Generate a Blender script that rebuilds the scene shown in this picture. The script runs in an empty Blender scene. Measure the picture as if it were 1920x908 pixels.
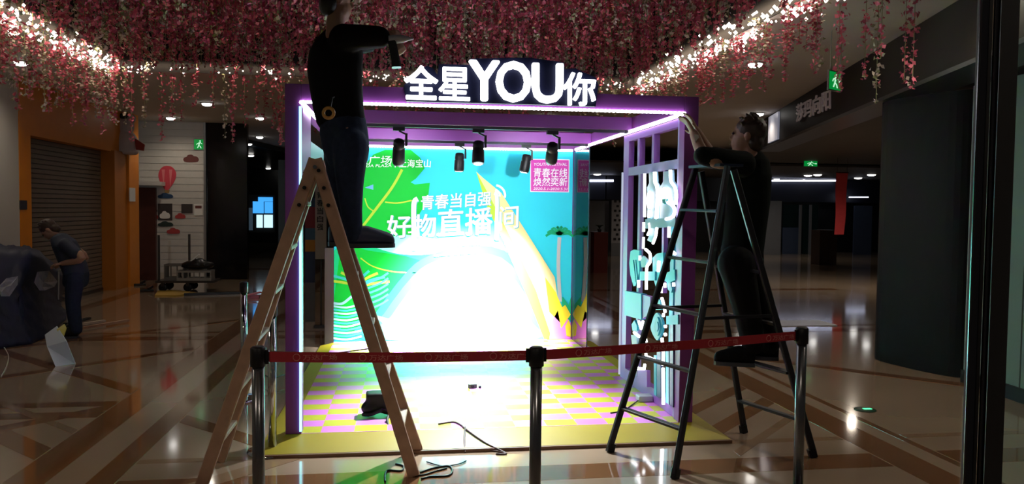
import bpy, bmesh, math, random
import numpy as np
from mathutils import Vector, Matrix, Quaternion
from mathutils.geometry import tessellate_polygon

random.seed(7)
RNG = np.random.default_rng(11)
SC = bpy.context.scene
COL = SC.collection
V = Vector

# ------------------------------------------------------------------ camera
FPX = 1445.27                       # focal length in pixels of the 1920 wide frame
CAM = V((0.0, 0.0, 1.6))
_y, _p, _r = (math.radians(a) for a in (8.144, 2.434, 0.612))
FW = V((math.sin(_y) * math.cos(_p), math.cos(_y) * math.cos(_p), -math.sin(_p)))
_R0 = V((math.cos(_y), -math.sin(_y), 0)); _U0 = _R0.cross(FW)
RT = _R0 * math.cos(_r) + _U0 * math.sin(_r)
UP = _U0 * math.cos(_r) - _R0 * math.sin(_r)
cd = bpy.data.cameras.new('camera'); cam = bpy.data.objects.new('camera', cd); COL.objects.link(cam)
cd.sensor_width = 36; cd.lens = FPX / 1920 * 36; cd.clip_start = 0.05; cd.clip_end = 200
cam.matrix_world = Matrix(((RT.x, UP.x, -FW.x, CAM.x), (RT.y, UP.y, -FW.y, CAM.y), (RT.z, UP.z, -FW.z, CAM.z), (0, 0, 0, 1)))
SC.camera = cam
# ------------------------------------------------------------------ world, exposure
w = bpy.data.worlds.new('world'); SC.world = w; w.use_nodes = True
w.node_tree.nodes['Background'].inputs[0].default_value = (1.0, 0.93, 0.86, 1)
w.node_tree.nodes['Background'].inputs[1].default_value = 0.04
SC.view_settings.view_transform = 'Standard'; SC.view_settings.look = 'None'
SC.view_settings.exposure = 0.0; SC.view_settings.gamma = 1.0; SC.view_settings.use_curve_mapping = False
cy = SC.cycles
cy.use_denoising = True
cy.max_bounces = 7; cy.diffuse_bounces = 3; cy.glossy_bounces = 4; cy.transmission_bounces = 6; cy.transparent_max_bounces = 12
cy.sample_clamp_indirect = 4.0; cy.caustics_reflective = False; cy.caustics_refractive = False

def ray(x, y): return FW + RT * ((x - 960) / FPX) - UP * ((y - 454) / FPX)
def on_z(x, y, z=0.0): d = ray(x, y); return CAM + d * ((z - CAM.z) / d.z)
def on_y(x, y, Y): d = ray(x, y); return CAM + d * (Y / d.y)
def on_x(x, y, X): d = ray(x, y); return CAM + d * (X / d.x)
def pd(x, y, D): return CAM + ray(x, y) * D

def area_light(name, loc, aim, sx, sy, power, color, parent=None, spread=180):
    l = bpy.data.lights.new(name, 'AREA'); l.shape = 'RECTANGLE'; l.size = sx; l.size_y = sy; l.energy = power; l.color = color
    l.spread = math.radians(spread)
    o = bpy.data.objects.new(name, l); COL.objects.link(o)
    o.location = loc; o.rotation_euler = (V(aim) - V(loc)).to_track_quat('-Z', 'Y').to_euler()
    return o
def spot_light(name, loc, aim, power, color, angle, blend=0.6, radius=0.04):
    l = bpy.data.lights.new(name, 'SPOT'); l.energy = power; l.color = color; l.spot_size = math.radians(angle); l.spot_blend = blend
    l.shadow_soft_size = radius
    o = bpy.data.objects.new(name, l); COL.objects.link(o)
    o.location = loc; o.rotation_euler = (V(aim) - V(loc)).to_track_quat('-Z', 'Y').to_euler()
    return o

# ------------------------------------------------------------------ materials
MATS = {}
def mat(name, color, rough=0.6, metal=0.0, emit=0.0, vary=0.0, scale=8.0, bump=0.0, spec=0.5, coat=0.0, ecolor=None):
    if name in MATS: return MATS[name]
    m = bpy.data.materials.new(name); m.use_nodes = True; MATS[name] = m
    nt = m.node_tree; b = nt.nodes['Principled BSDF']
    c = (*color, 1)
    b.inputs['Base Color'].default_value = c; b.inputs['Roughness'].default_value = rough; b.inputs['Metallic'].default_value = metal
    b.inputs['Specular IOR Level'].default_value = spec; b.inputs['Coat Weight'].default_value = coat
    if emit:
        b.inputs['Emission Color'].default_value = (*(ecolor or color), 1); b.inputs['Emission Strength'].default_value = emit
    if vary or bump:
        tc = nt.nodes.new('ShaderNodeTexCoord'); n = nt.nodes.new('ShaderNodeTexNoise')
        n.inputs['Scale'].default_value = scale; n.inputs['Detail'].default_value = 5
        nt.links.new(tc.outputs['Object'], n.inputs['Vector'])
        if vary:
            r = nt.nodes.new('ShaderNodeMix'); r.data_type = 'RGBA'
            r.inputs[6].default_value = tuple(max(0, x * (1 - vary)) for x in color) + (1,)
            r.inputs[7].default_value = tuple(min(1, x * (1 + vary)) for x in color) + (1,)
            nt.links.new(n.outputs['Fac'], r.inputs[0]); nt.links.new(r.outputs[2], b.inputs['Base Color'])
        if bump:
            bp_ = nt.nodes.new('ShaderNodeBump'); bp_.inputs['Strength'].default_value = bump; bp_.inputs['Distance'].default_value = 0.02
            nt.links.new(n.outputs['Fac'], bp_.inputs['Height']); nt.links.new(bp_.outputs['Normal'], b.inputs['Normal'])
    return m
def lamp_mat(name, color, strength):
    if name in MATS: return MATS[name]
    m = bpy.data.materials.new(name); m.use_nodes = True; MATS[name] = m
    nt = m.node_tree; nt.nodes.remove(nt.nodes['Principled BSDF'])
    e = nt.nodes.new('ShaderNodeEmission'); e.inputs[0].default_value = (*color, 1); e.inputs[1].default_value = strength
    nt.links.new(e.outputs[0], nt.nodes['Material Output'].inputs[0])
    return m
def glass_mat(name, tint=(1, 1, 1), ior=1.5):
    m = bpy.data.materials.new(name); m.use_nodes = True
    nt = m.node_tree; nt.nodes.remove(nt.nodes['Principled BSDF'])
    t = nt.nodes.new('ShaderNodeBsdfTransparent'); t.inputs[0].default_value = (*tint, 1)
    g = nt.nodes.new('ShaderNodeBsdfGlossy'); g.inputs['Roughness'].default_value = 0.0
    f = nt.nodes.new('ShaderNodeFresnel'); f.inputs[0].default_value = ior
    mx = nt.nodes.new('ShaderNodeMixShader')
    nt.links.new(f.outputs[0], mx.inputs[0]); nt.links.new(t.outputs[0], mx.inputs[1]); nt.links.new(g.outputs[0], mx.inputs[2])
    nt.links.new(mx.outputs[0], nt.nodes['Material Output'].inputs[0])
    return m

# ------------------------------------------------------------------ mesh building
ORG = {}
class MB:
    def __init__(s): s.v = []; s.f = []; s.sm = []
    def add(s, vs, fs, smooth=False):
        n = len(s.v); s.v += [V(a) for a in vs]; s.f += [tuple(i + n for i in f) for f in fs]; s.sm += [smooth] * len(fs); return s
    def box(s, lo, hi):
        (a, b, c), (d, e, f) = lo, hi
        vs = [(x, y, z) for x in (a, d) for y in (b, e) for z in (c, f)]
        return s.add(vs, [(0, 1, 3, 2), (4, 6, 7, 5), (0, 4, 5, 1), (2, 3, 7, 6), (0, 2, 6, 4), (1, 5, 7, 3)])
    def hexa(s, vs):  # 8 points: bottom 4 ccw, top 4 ccw
        return s.add(vs, [(3, 2, 1, 0), (4, 5, 6, 7), (0, 1, 5, 4), (1, 2, 6, 5), (2, 3, 7, 6), (3, 0, 4, 7)])
    def bar(s, p, q, w, h, up=(0, 0, 1), bevel=0.0):
        p, q = V(p), V(q); d = (q - p).normalized(); u = V(up)
        if abs(d.dot(u)) > 0.98: u = V((0, 1, 0))
        r = d.cross(u).normalized(); u = r.cross(d)
        if bevel:
            k = bevel
            prof = [(-w/2+k, -h/2), (w/2-k, -h/2), (w/2, -h/2+k), (w/2, h/2-k), (w/2-k, h/2), (-w/2+k, h/2), (-w/2, h/2-k), (-w/2, -h/2+k)]
        else:
            prof = [(-w/2, -h/2), (w/2, -h/2), (w/2, h/2), (-w/2, h/2)]
        n = len(prof)
        vs = [p + r * a + u * b for a, b in prof] + [q + r * a + u * b for a, b in prof]
        fs = [(i, (i + 1) % n, (i + 1) % n + n, i + n) for i in range(n)] + [tuple(range(n - 1, -1, -1)), tuple(range(n, 2 * n))]
        return s.add(vs, fs)
    def tube(s, pts, r, n=8, caps=True, smooth=True, closed=False):
        pts = [V(p) for p in pts]; m = len(pts)
        rs = r if isinstance(r, (list, tuple)) else [r] * m
        vs, fs = [], []; u = None
        for i, p in enumerate(pts):
            if closed: d = pts[(i + 1) % m] - pts[i - 1]
            else: d = pts[min(i + 1, m - 1)] - pts[max(i - 1, 0)]
            d = d.normalized() if d.length else V((0, 0, 1))
            if u is None:
                u = d.cross(V((0, 0, 1)) if abs(d.z) < 0.9 else V((1, 0, 0))).normalized()
            else:
                u = (u - d * u.dot(d))
                u = u.normalized() if u.length > 1e-6 else d.orthogonal().normalized()
            v = d.cross(u)
            vs += [p + (u * math.cos(2 * math.pi * k / n) + v * math.sin(2 * math.pi * k / n)) * rs[i] for k in range(n)]
        mm = m if closed else m - 1
        for i in range(mm):
            for k in range(n):
                a = i * n + k; b = i * n + (k + 1) % n; j = (i + 1) % m
                fs.append((a, b, j * n + (k + 1) % n, j * n + k))
        s.add(vs, fs, smooth)
        if caps and not closed: s.add(vs[:n], [tuple(range(n - 1, -1, -1))]); s.add(vs[-n:], [tuple(range(n))])
        return s
    def loft(s, secs, n=14):  # (centre, side vector a, other vector b), closed with caps
        vs, fs = [], []
        for c, a, b in secs:
            vs += [V(c) + V(a) * math.cos(2 * math.pi * k / n) + V(b) * math.sin(2 * math.pi * k / n) for k in range(n)]
        for i in range(len(secs) - 1):
            for k in range(n):
                fs.append((i * n + k, i * n + (k + 1) % n, (i + 1) * n + (k + 1) % n, (i + 1) * n + k))
        fs.append(tuple(range(n - 1, -1, -1))); fs.append(tuple(range((len(secs) - 1) * n, len(secs) * n)))
        return s.add(vs, fs, True)
    def ball(s, c, rx, ry=None, rz=None, seg=12, rings=8, axes=None):
        ry = rx if ry is None else ry; rz = rx if rz is None else rz
        X, Y, Z = axes or (V((1, 0, 0)), V((0, 1, 0)), V((0, 0, 1)))
        c = V(c); vs = [c - Z * rz]; fs = []
        for i in range(1, rings):
            t = -math.pi / 2 + math.pi * i / rings
            for k in range(seg):
                a = 2 * math.pi * k / seg
                vs.append(c + X * (rx * math.cos(t) * math.cos(a)) + Y * (ry * math.cos(t) * math.sin(a)) + Z * (rz * math.sin(t)))
        vs.append(c + Z * rz)
        for k in range(seg): fs.append((0, 1 + (k + 1) % seg, 1 + k))
        for i in range(rings - 2):
            for k in range(seg):
                a = 1 + i * seg + k; b = 1 + i * seg + (k + 1) % seg
                fs.append((a, b, b + seg, a + seg))
        L = len(vs) - 1; o = 1 + (rings - 2) * seg
        for k in range(seg): fs.append((o + k, o + (k + 1) % seg, L))
        return s.add(vs, fs, True)
    def lathe(s, c, axis, prof, n=16, smooth=True):  # prof: (distance along axis, radius)
        ax = V(axis).normalized(); u = ax.orthogonal().normalized(); v = ax.cross(u); c = V(c)
        return s.loft_r([(c + ax * h, u * r, v * r) for h, r in prof], n, smooth)
    def loft_r(s, secs, n, smooth):
        k0 = len(s.sm); s.loft(secs, n); s.sm[k0:] = [smooth] * (len(s.sm) - k0); return s
    def prism(s, pts, ext):
        pts = [V(p) for p in pts]; n = len(pts); e = V(ext)
        tris = tessellate_polygon([pts])
        vs = pts + [p + e for p in pts]
        fs = [tuple(t) for t in tris] + [tuple(i + n for i in reversed(t)) for t in tris]
        fs += [(i, (i + 1) % n, (i + 1) % n + n, i + n) for i in range(n)]
        return s.add(vs, fs)
    def poly(s, pts):
        pts = [V(p) for p in pts]
        return s.add(pts, [tuple(t) for t in tessellate_polygon([pts])])
    def disc(s, c, r, axis=(0, 0, -1), n=20):
        ax = V(axis).normalized(); u = ax.orthogonal().normalized(); v = ax.cross(u)
        return s.add([V(c) + u * r * math.cos(2*math.pi*k/n) + v * r * math.sin(2*math.pi*k/n) for k in range(n)], [tuple(range(n))])
    def build(s, name, m, parent=None, bevel=0.0):
        me = bpy.data.meshes.new(name)
        if parent is not None: org = ORG[parent.name]
        else:
            xs = [p.x for p in s.v]; ys = [p.y for p in s.v]; zs = [p.z for p in s.v]
            org = V(((min(xs) + max(xs)) / 2, (min(ys) + max(ys)) / 2, min(zs)))
        me.from_pydata([tuple(p - org) for p in s.v], [], s.f)
        me.polygons.foreach_set('use_smooth', s.sm)
        me.materials.append(m)
        bm = bmesh.new(); bm.from_mesh(me); bmesh.ops.recalc_face_normals(bm, faces=bm.faces); bm.to_mesh(me); bm.free()
        o = bpy.data.objects.new(name, me); COL.objects.link(o)
        if parent is not None: o.parent = parent
        else: o.location = org
        ORG[o.name] = org
        if bevel:
            md = o.modifiers.new('bevel', 'BEVEL'); md.width = bevel; md.segments = 2; md.limit_method = 'ANGLE'
        return o

def tag(o, label=None, cat=None, group=None, kind=None):
    if label: o['label'] = label
    if cat: o['category'] = cat
    if group: o['group'] = group
    if kind: o['kind'] = kind
    return o
def thing(name, loc, label, cat, group=None):
    o = bpy.data.objects.new(name, None); COL.objects.link(o); o.location = loc; o.empty_display_size = 0.1
    ORG[o.name] = V(loc); return tag(o, label, cat, group)
def copy_tree(o, parent=None):
    c = o.copy(); COL.objects.link(c); ORG[c.name] = ORG[o.name].copy()
    if parent is not None: c.parent = parent
    for ch in list(o.children): copy_tree(ch, c)
    return c
def curve_pts(pts, n=6, closed=False):
    pts = [V(p) for p in pts]; m = len(pts); out = []
    g = (lambda i: pts[i % m]) if closed else (lambda i: pts[max(0, min(m - 1, i))])
    for i in range(m if closed else m - 1):
        a, b, c, d = g(i - 1), g(i), g(i + 1), g(i + 2)
        for k in range(n):
            t = k / n
            out.append(0.5 * ((2 * b) + (c - a) * t + (2 * a - 5 * b + 4 * c - d) * t * t + (3 * b - a - 3 * c + d) * t ** 3))
    if not closed: out.append(pts[-1])
    return out
def text_mesh(name, body, p00, p10, p01, m, parent, depth=0.0, bold=0.0, normal=None):
    """lettering filling the parallelogram p00 (lower left), p10 (lower right), p01 (upper left)"""
    c = bpy.data.curves.new(name, 'FONT'); c.body = body; c.resolution_u = 3
    t = bpy.data.objects.new(name, c); COL.objects.link(t)
    me = bpy.data.meshes.new_from_object(t.evaluated_get(bpy.context.evaluated_depsgraph_get()))
    bpy.data.objects.remove(t); bpy.data.curves.remove(c)
    co = np.empty(len(me.vertices) * 3); me.vertices.foreach_get('co', co); co = co.reshape(-1, 3)
    lo, hi = co.min(0), co.max(0); s = (co - lo) / np.maximum(hi - lo, 1e-6)
    p00, p10, p01 = V(p00), V(p10), V(p01); ex, ey = p10 - p00, p01 - p00
    nrm = ex.cross(ey).normalized()
    org = ORG[parent.name] if parent is not None else p00
    W = np.array(p00 - org)[None] + s[:, :1] * np.array(ex)[None] + s[:, 1:2] * np.array(ey)[None]
    me.vertices.foreach_set('co', W.astype(np.float32).ravel()); me.update()
    me.name = name; me.materials.clear(); me.materials.append(m)
    if bold:                        # heavier strokes: the glyph repeated around a small circle
        bm = bmesh.new(); bm.from_mesh(me); src = list(bm.faces); k = ey.length * bold
        for i in range(8):
            g = bmesh.ops.duplicate(bm, geom=src)
            bmesh.ops.translate(bm, verts=[e for e in g['geom'] if isinstance(e, bmesh.types.BMVert)], vec=(ex.normalized() * math.cos(i * math.pi / 4) + ey.normalized() * math.sin(i * math.pi / 4)) * k + nrm * (0.0001 * i))
        bm.to_mesh(me); bm.free()
    if depth:
        bm = bmesh.new(); bm.from_mesh(me)
        bmesh.ops.remove_doubles(bm, verts=bm.verts, dist=1e-5)
        r = bmesh.ops.extrude_face_region(bm, geom=list(bm.faces))
        bmesh.ops.translate(bm, verts=[e for e in r['geom'] if isinstance(e, bmesh.types.BMVert)], vec=nrm * depth)
        bmesh.ops.recalc_face_normals(bm, faces=bm.faces); bm.to_mesh(me); bm.free()
    o = bpy.data.objects.new(name, me); COL.objects.link(o)
    if parent is not None: o.parent = parent
    else: o.location = p00
    ORG[o.name] = org
    return o
def remeshed(mb, name, m, parent, voxel=0.012, smooth=4):
    o = mb.build(name, m, parent)
    r = o.modifiers.new('r', 'REMESH'); r.mode = 'VOXEL'; r.voxel_size = voxel; r.use_smooth_shade = True
    s = o.modifiers.new('s', 'SMOOTH'); s.factor = 0.5; s.iterations = smooth
    me = bpy.data.meshes.new_from_object(o.evaluated_get(bpy.context.evaluated_depsgraph_get()))
    old = o.data; o.modifiers.clear(); o.data = me; bpy.data.meshes.remove(old); me.name = name
    me.polygons.foreach_set('use_smooth', [True] * len(me.polygons))
    return o
# ------------------------------------------------------------------ booth dimensions (metres)
XL, XR, Y0, Y1, ZP, ZT, ZL, PW = -0.774, 2.106, 5.323, 8.90, 0.06, 2.42, 2.31, 0.105
XI, XJ = XL + PW, XR - PW           # inner faces of the side frames
ZC = 3.4                            # mall ceiling
CX0, CX1, CY0, CY1 = -3.76, 3.38, 2.6, 11.05   # the recessed flower canopy in the ceiling

def st(o, label=None): o['kind'] = 'structure'; return tag(o, label)

# ------------------------------------------------------------------ setting: floor
def floor_mat(name, ca, cb, rough, tile):
    m = bpy.data.materials.new(name); m.use_nodes = True; nt = m.node_tree; b = nt.nodes['Principled BSDF']
    tc = nt.nodes.new('ShaderNodeTexCoord'); n = nt.nodes.new('ShaderNodeTexNoise'); n.inputs['Scale'].default_value = 1.6; n.inputs['Detail'].default_value = 8
    n2 = nt.nodes.new('ShaderNodeTexVoronoi'); n2.inputs['Scale'].default_value = tile
    r = nt.nodes.new('ShaderNodeMix'); r.data_type = 'RGBA'; r.inputs[6].default_value = (*ca, 1); r.inputs[7].default_value = (*cb, 1)
    a = nt.nodes.new('ShaderNodeMath'); a.operation = 'MULTIPLY_ADD'; a.inputs[1].default_value = 0.5
    nt.links.new(tc.outputs['Object'], n.inputs['Vector']); nt.links.new(tc.outputs['Object'], n2.inputs['Vector'])
    nt.links.new(n.outputs['Fac'], a.inputs[0]); nt.links.new(n2.outputs['Distance'], a.inputs[2])
    nt.links.new(a.outputs[0], r.inputs[0]); nt.links.new(r.outputs[2], b.inputs['Base Color'])
    b.inputs['Roughness'].default_value = rough; b.inputs['Specular IOR Level'].default_value = 0.6
    b.inputs['Coat Weight'].default_value = 0.7; b.inputs['Coat IOR'].default_value = 1.6; b.inputs['Coat Roughness'].default_value = 0.07
    bu = nt.nodes.new('ShaderNodeBump'); bu.inputs['Strength'].default_value = 0.02; bu.inputs['Distance'].default_value = 0.01
    nt.links.new(n.outputs['Fac'], bu.inputs['Height']); nt.links.new(bu.outputs['Normal'], b.inputs['Normal'])
    return m
m_floor = floor_mat('cream_marble', (0.30, 0.215, 0.145), (0.41, 0.30, 0.205), 0.12, 1.1)
m_inlay = floor_mat('brown_marble', (0.16, 0.075, 0.032), (0.24, 0.115, 0.052), 0.07, 3.0)
m_inlay2 = floor_mat('tan_marble', (0.27, 0.17, 0.10), (0.34, 0.22, 0.13), 0.07, 3.0)
floor = st(MB().box((-12, -2, -0.1), (24, 40, 0)).build('floor', m_floor))
INL = [0]
def inlay(pts, m=m_inlay):
    INL[0] += 1
    MB().prism([(x, y, -0.002) for x, y in pts], (0, 0, 0.0026 + 0.00004 * INL[0])).build('marble_inlay', m, floor)
def rect(x0, x1, y0, y1, m=m_inlay): inlay([(x0, y0), (x1, y0), (x1, y1), (x0, y1)], m)
for gx0, gx1, s in ((-2.26, -2.02, 1), (-1.79, -1.63, 1), (3.10, 3.36, 1), (3.50, 3.56, 1), (-5.0, -4.75, 1)):
    rect(gx0, gx1, 1.0, 40)
for x0, x1 in ((-1.62, 3.09), (-4.74, -2.27), (3.57, 9)):
    rect(x0, x1, 4.42, 4.68); rect(x0, x1, 4.98, 5.06, m_inlay2) if x0 > -2 else None
    rect(x0, x1, 6.12, 6.30) if x0 < -2 else None
    rect(x0, x1, 6.46, 6.62) if x0 < -2 else None
    rect(x0, x1, 9.6, 9.85); rect(x0, x1, 10.1, 10.2); rect(x0, x1, 14.8, 15.1); rect(x0, x1, 20.2, 20.6)
def diag(xa, xb, c, sgn, wd, m=m_inlay):   # x + sgn*y = c, width measured along y
    inlay([(xa, sgn * (c - xa)), (xb, sgn * (c - xb)), (xb, sgn * (c - xb) + wd), (xa, sgn * (c - xa) + wd)], m)
diag(2.12, 3.09, -3.45, -1, 0.17); diag(2.12, 3.09, -2.92, -1, 0.20); diag(2.2, 3.09, -2.52, -1, 0.10, m_inlay2)
diag(-4.74, -2.27, 2.86, 1, 0.24); diag(-4.74, -2.27, 3.42, 1, 0.10, m_inlay2)
diag(-4.74, -2.27, 4.6, 1, 0.2); diag(-4.74, -2.27, -11.2, -1, 0.2); diag(-4.74, -2.27, -13.4, -1, 0.2)
diag(-1.62, 1.0, 2.2, 1, 0.22, m_inlay2); diag(-1.62, 0.5, -5.6, -1, 0.2, m_inlay2)
diag(-1.62, -0.85, 4.3, 1, 0.2); diag(3.57, 6, -4.2, -1, 0.22); diag(3.57, 6, 11.6, 1, 0.22); diag(-4.74, -2.27, -8.6, -1, 0.2)

# ------------------------------------------------------------------ setting: ceiling with the recess, walls
m_ceil = mat('ceiling_plaster', (0.62, 0.58, 0.54), 0.8, vary=0.06, scale=2)
m_dark = mat('dark_panel', (0.012, 0.013, 0.014), 0.35, vary=0.3, scale=3)
m_soff = mat('dark_soffit', (0.05, 0.042, 0.034), 0.6, vary=0.3, scale=2)
cb = MB()
cb.box((-12, CY1, ZC), (24, 40, ZC + 0.1)).box((-12, -2, ZC), (CX0, CY1, ZC + 0.1)).box((CX1, -2, ZC), (24, CY1, ZC + 0.1)).box((CX0, -2, ZC), (CX1, CY0, ZC + 0.1))
cr = MB()
cr.box((CX0 - 0.1, CY0 - 0.1, 4.6), (CX1 + 0.1, CY1 + 0.1, 4.7))
cr.box((CX0 - 0.1, CY0, ZC + 0.1), (CX0, CY1, 4.6)).box((CX1, CY0, ZC + 0.1), (CX1 + 0.1, CY1, 4.6))
cr.box((CX0, CY0, ZC + 0.002), (CX0 + 0.012, CY1, 4.6)).box((CX1 - 0.012, CY0, ZC + 0.002), (CX1, CY1, 4.6)).box((CX0, CY1 - 0.012, ZC + 0.002), (CX1, CY1, 4.6))
cr.box((CX0, CY1, ZC + 0.1), (CX1, CY1 + 0.1, 4.6)).box((CX0, CY0 - 0.1, ZC + 0.1), (CX1, CY0, 4.6))
ceiling = st(cb.build('ceiling', m_ceil)); cr.build('recess_lining', mat('recess_shade_dark', (0.006, 0.004, 0.004), 0.9), ceiling)  # near-black colour puts the shade of the recess into its lining
tp = [on_z(385, 242, ZC - 0.02), on_z(534, 279, ZC - 0.02), V((0.5, 36, ZC - 0.02)), V((-8, 36, ZC - 0.02)), V((-8, 17.5, ZC - 0.02))]
st(MB().prism(tp, (0, 0, -0.12)).build('trim_1', m_dark), 'black dropped ceiling over the corridor beside the balloon wall')

# left wall: pale pier, orange shop portal, then the pale boarded wall with the decals
m_grey = mat('pale_wall_paint', (0.46, 0.44, 0.41), 0.7, vary=0.06, scale=3)
m_orange = mat('orange_panel', (0.62, 0.20, 0.008), 0.42, vary=0.12, scale=4)
m_orange_d = mat('burnt_orange_panel', (0.40, 0.13, 0.012), 0.45, vary=0.12, scale=4)
wl = st(MB().box((-5.75, -2, 0), (-5.42, 11.8, ZC)).build('wall_left', m_grey))
MB().box((-5.42, 11.0, 0), (-5.36, 11.8, ZC)).build('wall_pier', m_grey, wl)
op = st(MB().box((-5.8, 11.82, 2.6), (-5.36, 16.5, ZC)).box((-5.8, 11.82, 0), (-5.36, 12.16, 2.6)).build('wall_portal', m_orange), 'orange portal around the rolled down shutter')
MB().box((-5.8, 15.3, 0), (-5.30, 15.95, 2.62)).build('portal_pier', m_orange_d, op)
MB().box((-5.8, 15.95, 0), (-5.26, 16.5, ZC)).build('portal_edge_panel', m_orange, op)
# siding of the pale wall: boards
m_board = mat('whitewashed_board', (0.56, 0.54, 0.50), 0.7, vary=0.12, scale=5)
wb = st(MB().box((-9, 17.47, 0), (-4.205, 17.6, ZC)).build('wall_back', m_board), 'pale boarded wall with balloon and cloud decals')
zb = 0.0; i = 0
while zb < ZC - 0.01:
    h = min(0.145, ZC - zb)
    MB().box((-9, 17.455 - 0.004 * (i % 3), zb + 0.004), (-4.21, 17.47, zb + h - 0.004)).build('siding_board', m_board, wb)
    zb += 0.147; i += 1
MB().box((-5.9, 17.2, 0), (-5.55, 17.44, ZC)).build('wall_return', m_grey, wb)
MB().box((-4.235, 17.43, 0), (-4.19, 17.47, ZC)).build('corner_bead', mat('grey_metal', (0.35, 0.36, 0.36), 0.35, 0.8), wb)
dr = st(MB().box((-5.55, 17.35, 0), (-5.2, 17.44, 1.98)).build('door_1', mat('red_brown_door', (0.07, 0.018, 0.012), 0.45, vary=0.3)), 'dark red door beside the orange portal')
MB().box((-5.7, 17.15, 2.02), (-5.02, 17.44, 2.1)).build('door_canopy', mat('off_white', (0.6, 0.58, 0.55), 0.6), dr)
# black glossy wall and dark corridor
m_black = mat('black_gloss_panel', (0.006, 0.006, 0.007), 0.12, vary=0.3)
bw = st(MB().box((-4.2, 17.5, 0), (-3.35, 17.7, ZC)).build('wall_corridor', m_black), 'black glossy wall panel next to the boarded wall')
MB().box((-9, 17.7, 0), (-8.8, 36, ZC - 0.16)).build('wall_panel', m_black, bw)
fw = st(MB().box((-9, 36, 0), (3, 36.2, ZC)).build('wall_far', m_dark))
st(MB().box((2.9, 29, 0), (24, 29.2, ZC)).build('wall_far_right', m_dark)); st(MB().box((23.8, 3, 0), (24, 29, ZC)).build('wall_right', m_dark))
st(MB().box((2.9, 20.5, 2.9), (23.8, 29, 2.96)).build('trim_6', m_soff), 'lower brown ceiling over the far right end of the mall')

# right: slanted shop fascia, dark column, shop panels
A, B = V((7.05, 14.6, 0)), V((3.9, 3.4, 0)); dn = (B - A).normalized(); nn = V((dn.y, -dn.x, 0)); nn = nn if nn.x < 0 else -nn
m_fas = mat('dark_brown_fascia', (0.014, 0.010, 0.008), 0.5, spec=0.2, vary=0.35, scale=2.0)
def slab(mb, a, b, z0, z1, off0, off1):
    p = [a - nn * off1, b - nn * off1, b - nn * off0, a - nn * off0]
    return mb.hexa([q + V((0, 0, z0)) for q in p] + [q + V((0, 0, z1)) for q in p])
fa = st(slab(MB(), A, B, 2.84, ZC - 0.003, 0, 0.35).build('trim_2', m_fas), 'dark shop fascia running up the right side')
slab(MB(), A, B, 2.80, 2.84, -0.03, 0.4).build('fascia_edge', mat('dull_metal', (0.10, 0.10, 0.10), 0.3, 0.8), fa)
lit = slab(MB(), A + dn * 1.05, A + dn * 1.9, 2.88, 3.36, -0.03, 0).build('fascia_light_panel', mat('lit_fascia_panel', (0.55, 0.55, 0.6), 0.3, emit=0.16, ecolor=(0.75, 0.78, 1.0)), fa)
st(MB().prism([tuple(A - nn * 0.35 + V((0, 0, 2.98))), tuple(B - nn * 0.35 + V((0, 0, 2.98))), (23.8, 3.4, 2.98), (23.8, 20.4, 2.98), (9.0, 20.4, 2.98)], (0, 0, 0.05)).build('trim_3', m_soff), 'dark sheet added as the unlit far ceiling behind the fascia')  # dark sheet stands in for shade on the far ceiling
m_col = mat('dark_green_grey_cladding', (0.009, 0.010, 0.010), 0.8, spec=0.2, vary=0.25, scale=2)
m_col2 = mat('dark_brown_cladding', (0.022, 0.016, 0.013), 0.7, spec=0.2, vary=0.25, scale=2)
cp = curve_pts([(5.40, 8.05, 0), (5.14, 7.72, 0), (5.19, 7.25, 0), (5.33, 6.85, 0), (5.50, 6.72, 0)], 5)
col = st(MB().prism([tuple(p) for p in cp] + [(6.6, 6.72, 0), (6.6, 8.05, 0)], (0, 0, 2.8)).build('column_right', m_col), 'dark rounded column at the shop corner')
MB().prism([(5.52, 6.71, 0), (5.46, 6.62, 0), (6.6, 6.62, 0), (6.6, 6.71, 0)], (0, 0, 2.8)).build('column_edge', m_col2, col)
m_shop = mat('grey_green_glass_panel', (0.30, 0.38, 0.36), 0.3, vary=0.15, scale=1.5)
pw_ = MB()
for k in range(4):
    ya, yb = 6.6 - k * 0.75, 6.6 - (k + 1) * 0.75 + 0.015
    xa, xb = 5.30 - k * 0.06, 5.30 - (k + 1) * 0.06
    o = MB().hexa([(xa, ya, .12), (xa + .06, ya, .12), (xb + .06, yb, .12), (xb, yb, .12), (xa, ya, 2.8), (xa + .06, ya, 2.8), (xb + .06, yb, 2.8), (xb, yb, 2.8)])
    if k == 0: shopw = st(o.build('wall_shopfront', m_shop), 'grey green shopfront panels along the right edge')
    else: o.build('shopfront_panel', m_shop, shopw)
st(MB().hexa([(5.27, 6.6, 0), (5.4, 6.6, 0), (5.16, 3.6, 0), (5.03, 3.6, 0), (5.27, 6.6, .12), (5.4, 6.6, .12), (5.16, 3.6, .12), (5.03, 3.6, .12)]).build('baseboard_right', m_dark))

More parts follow.
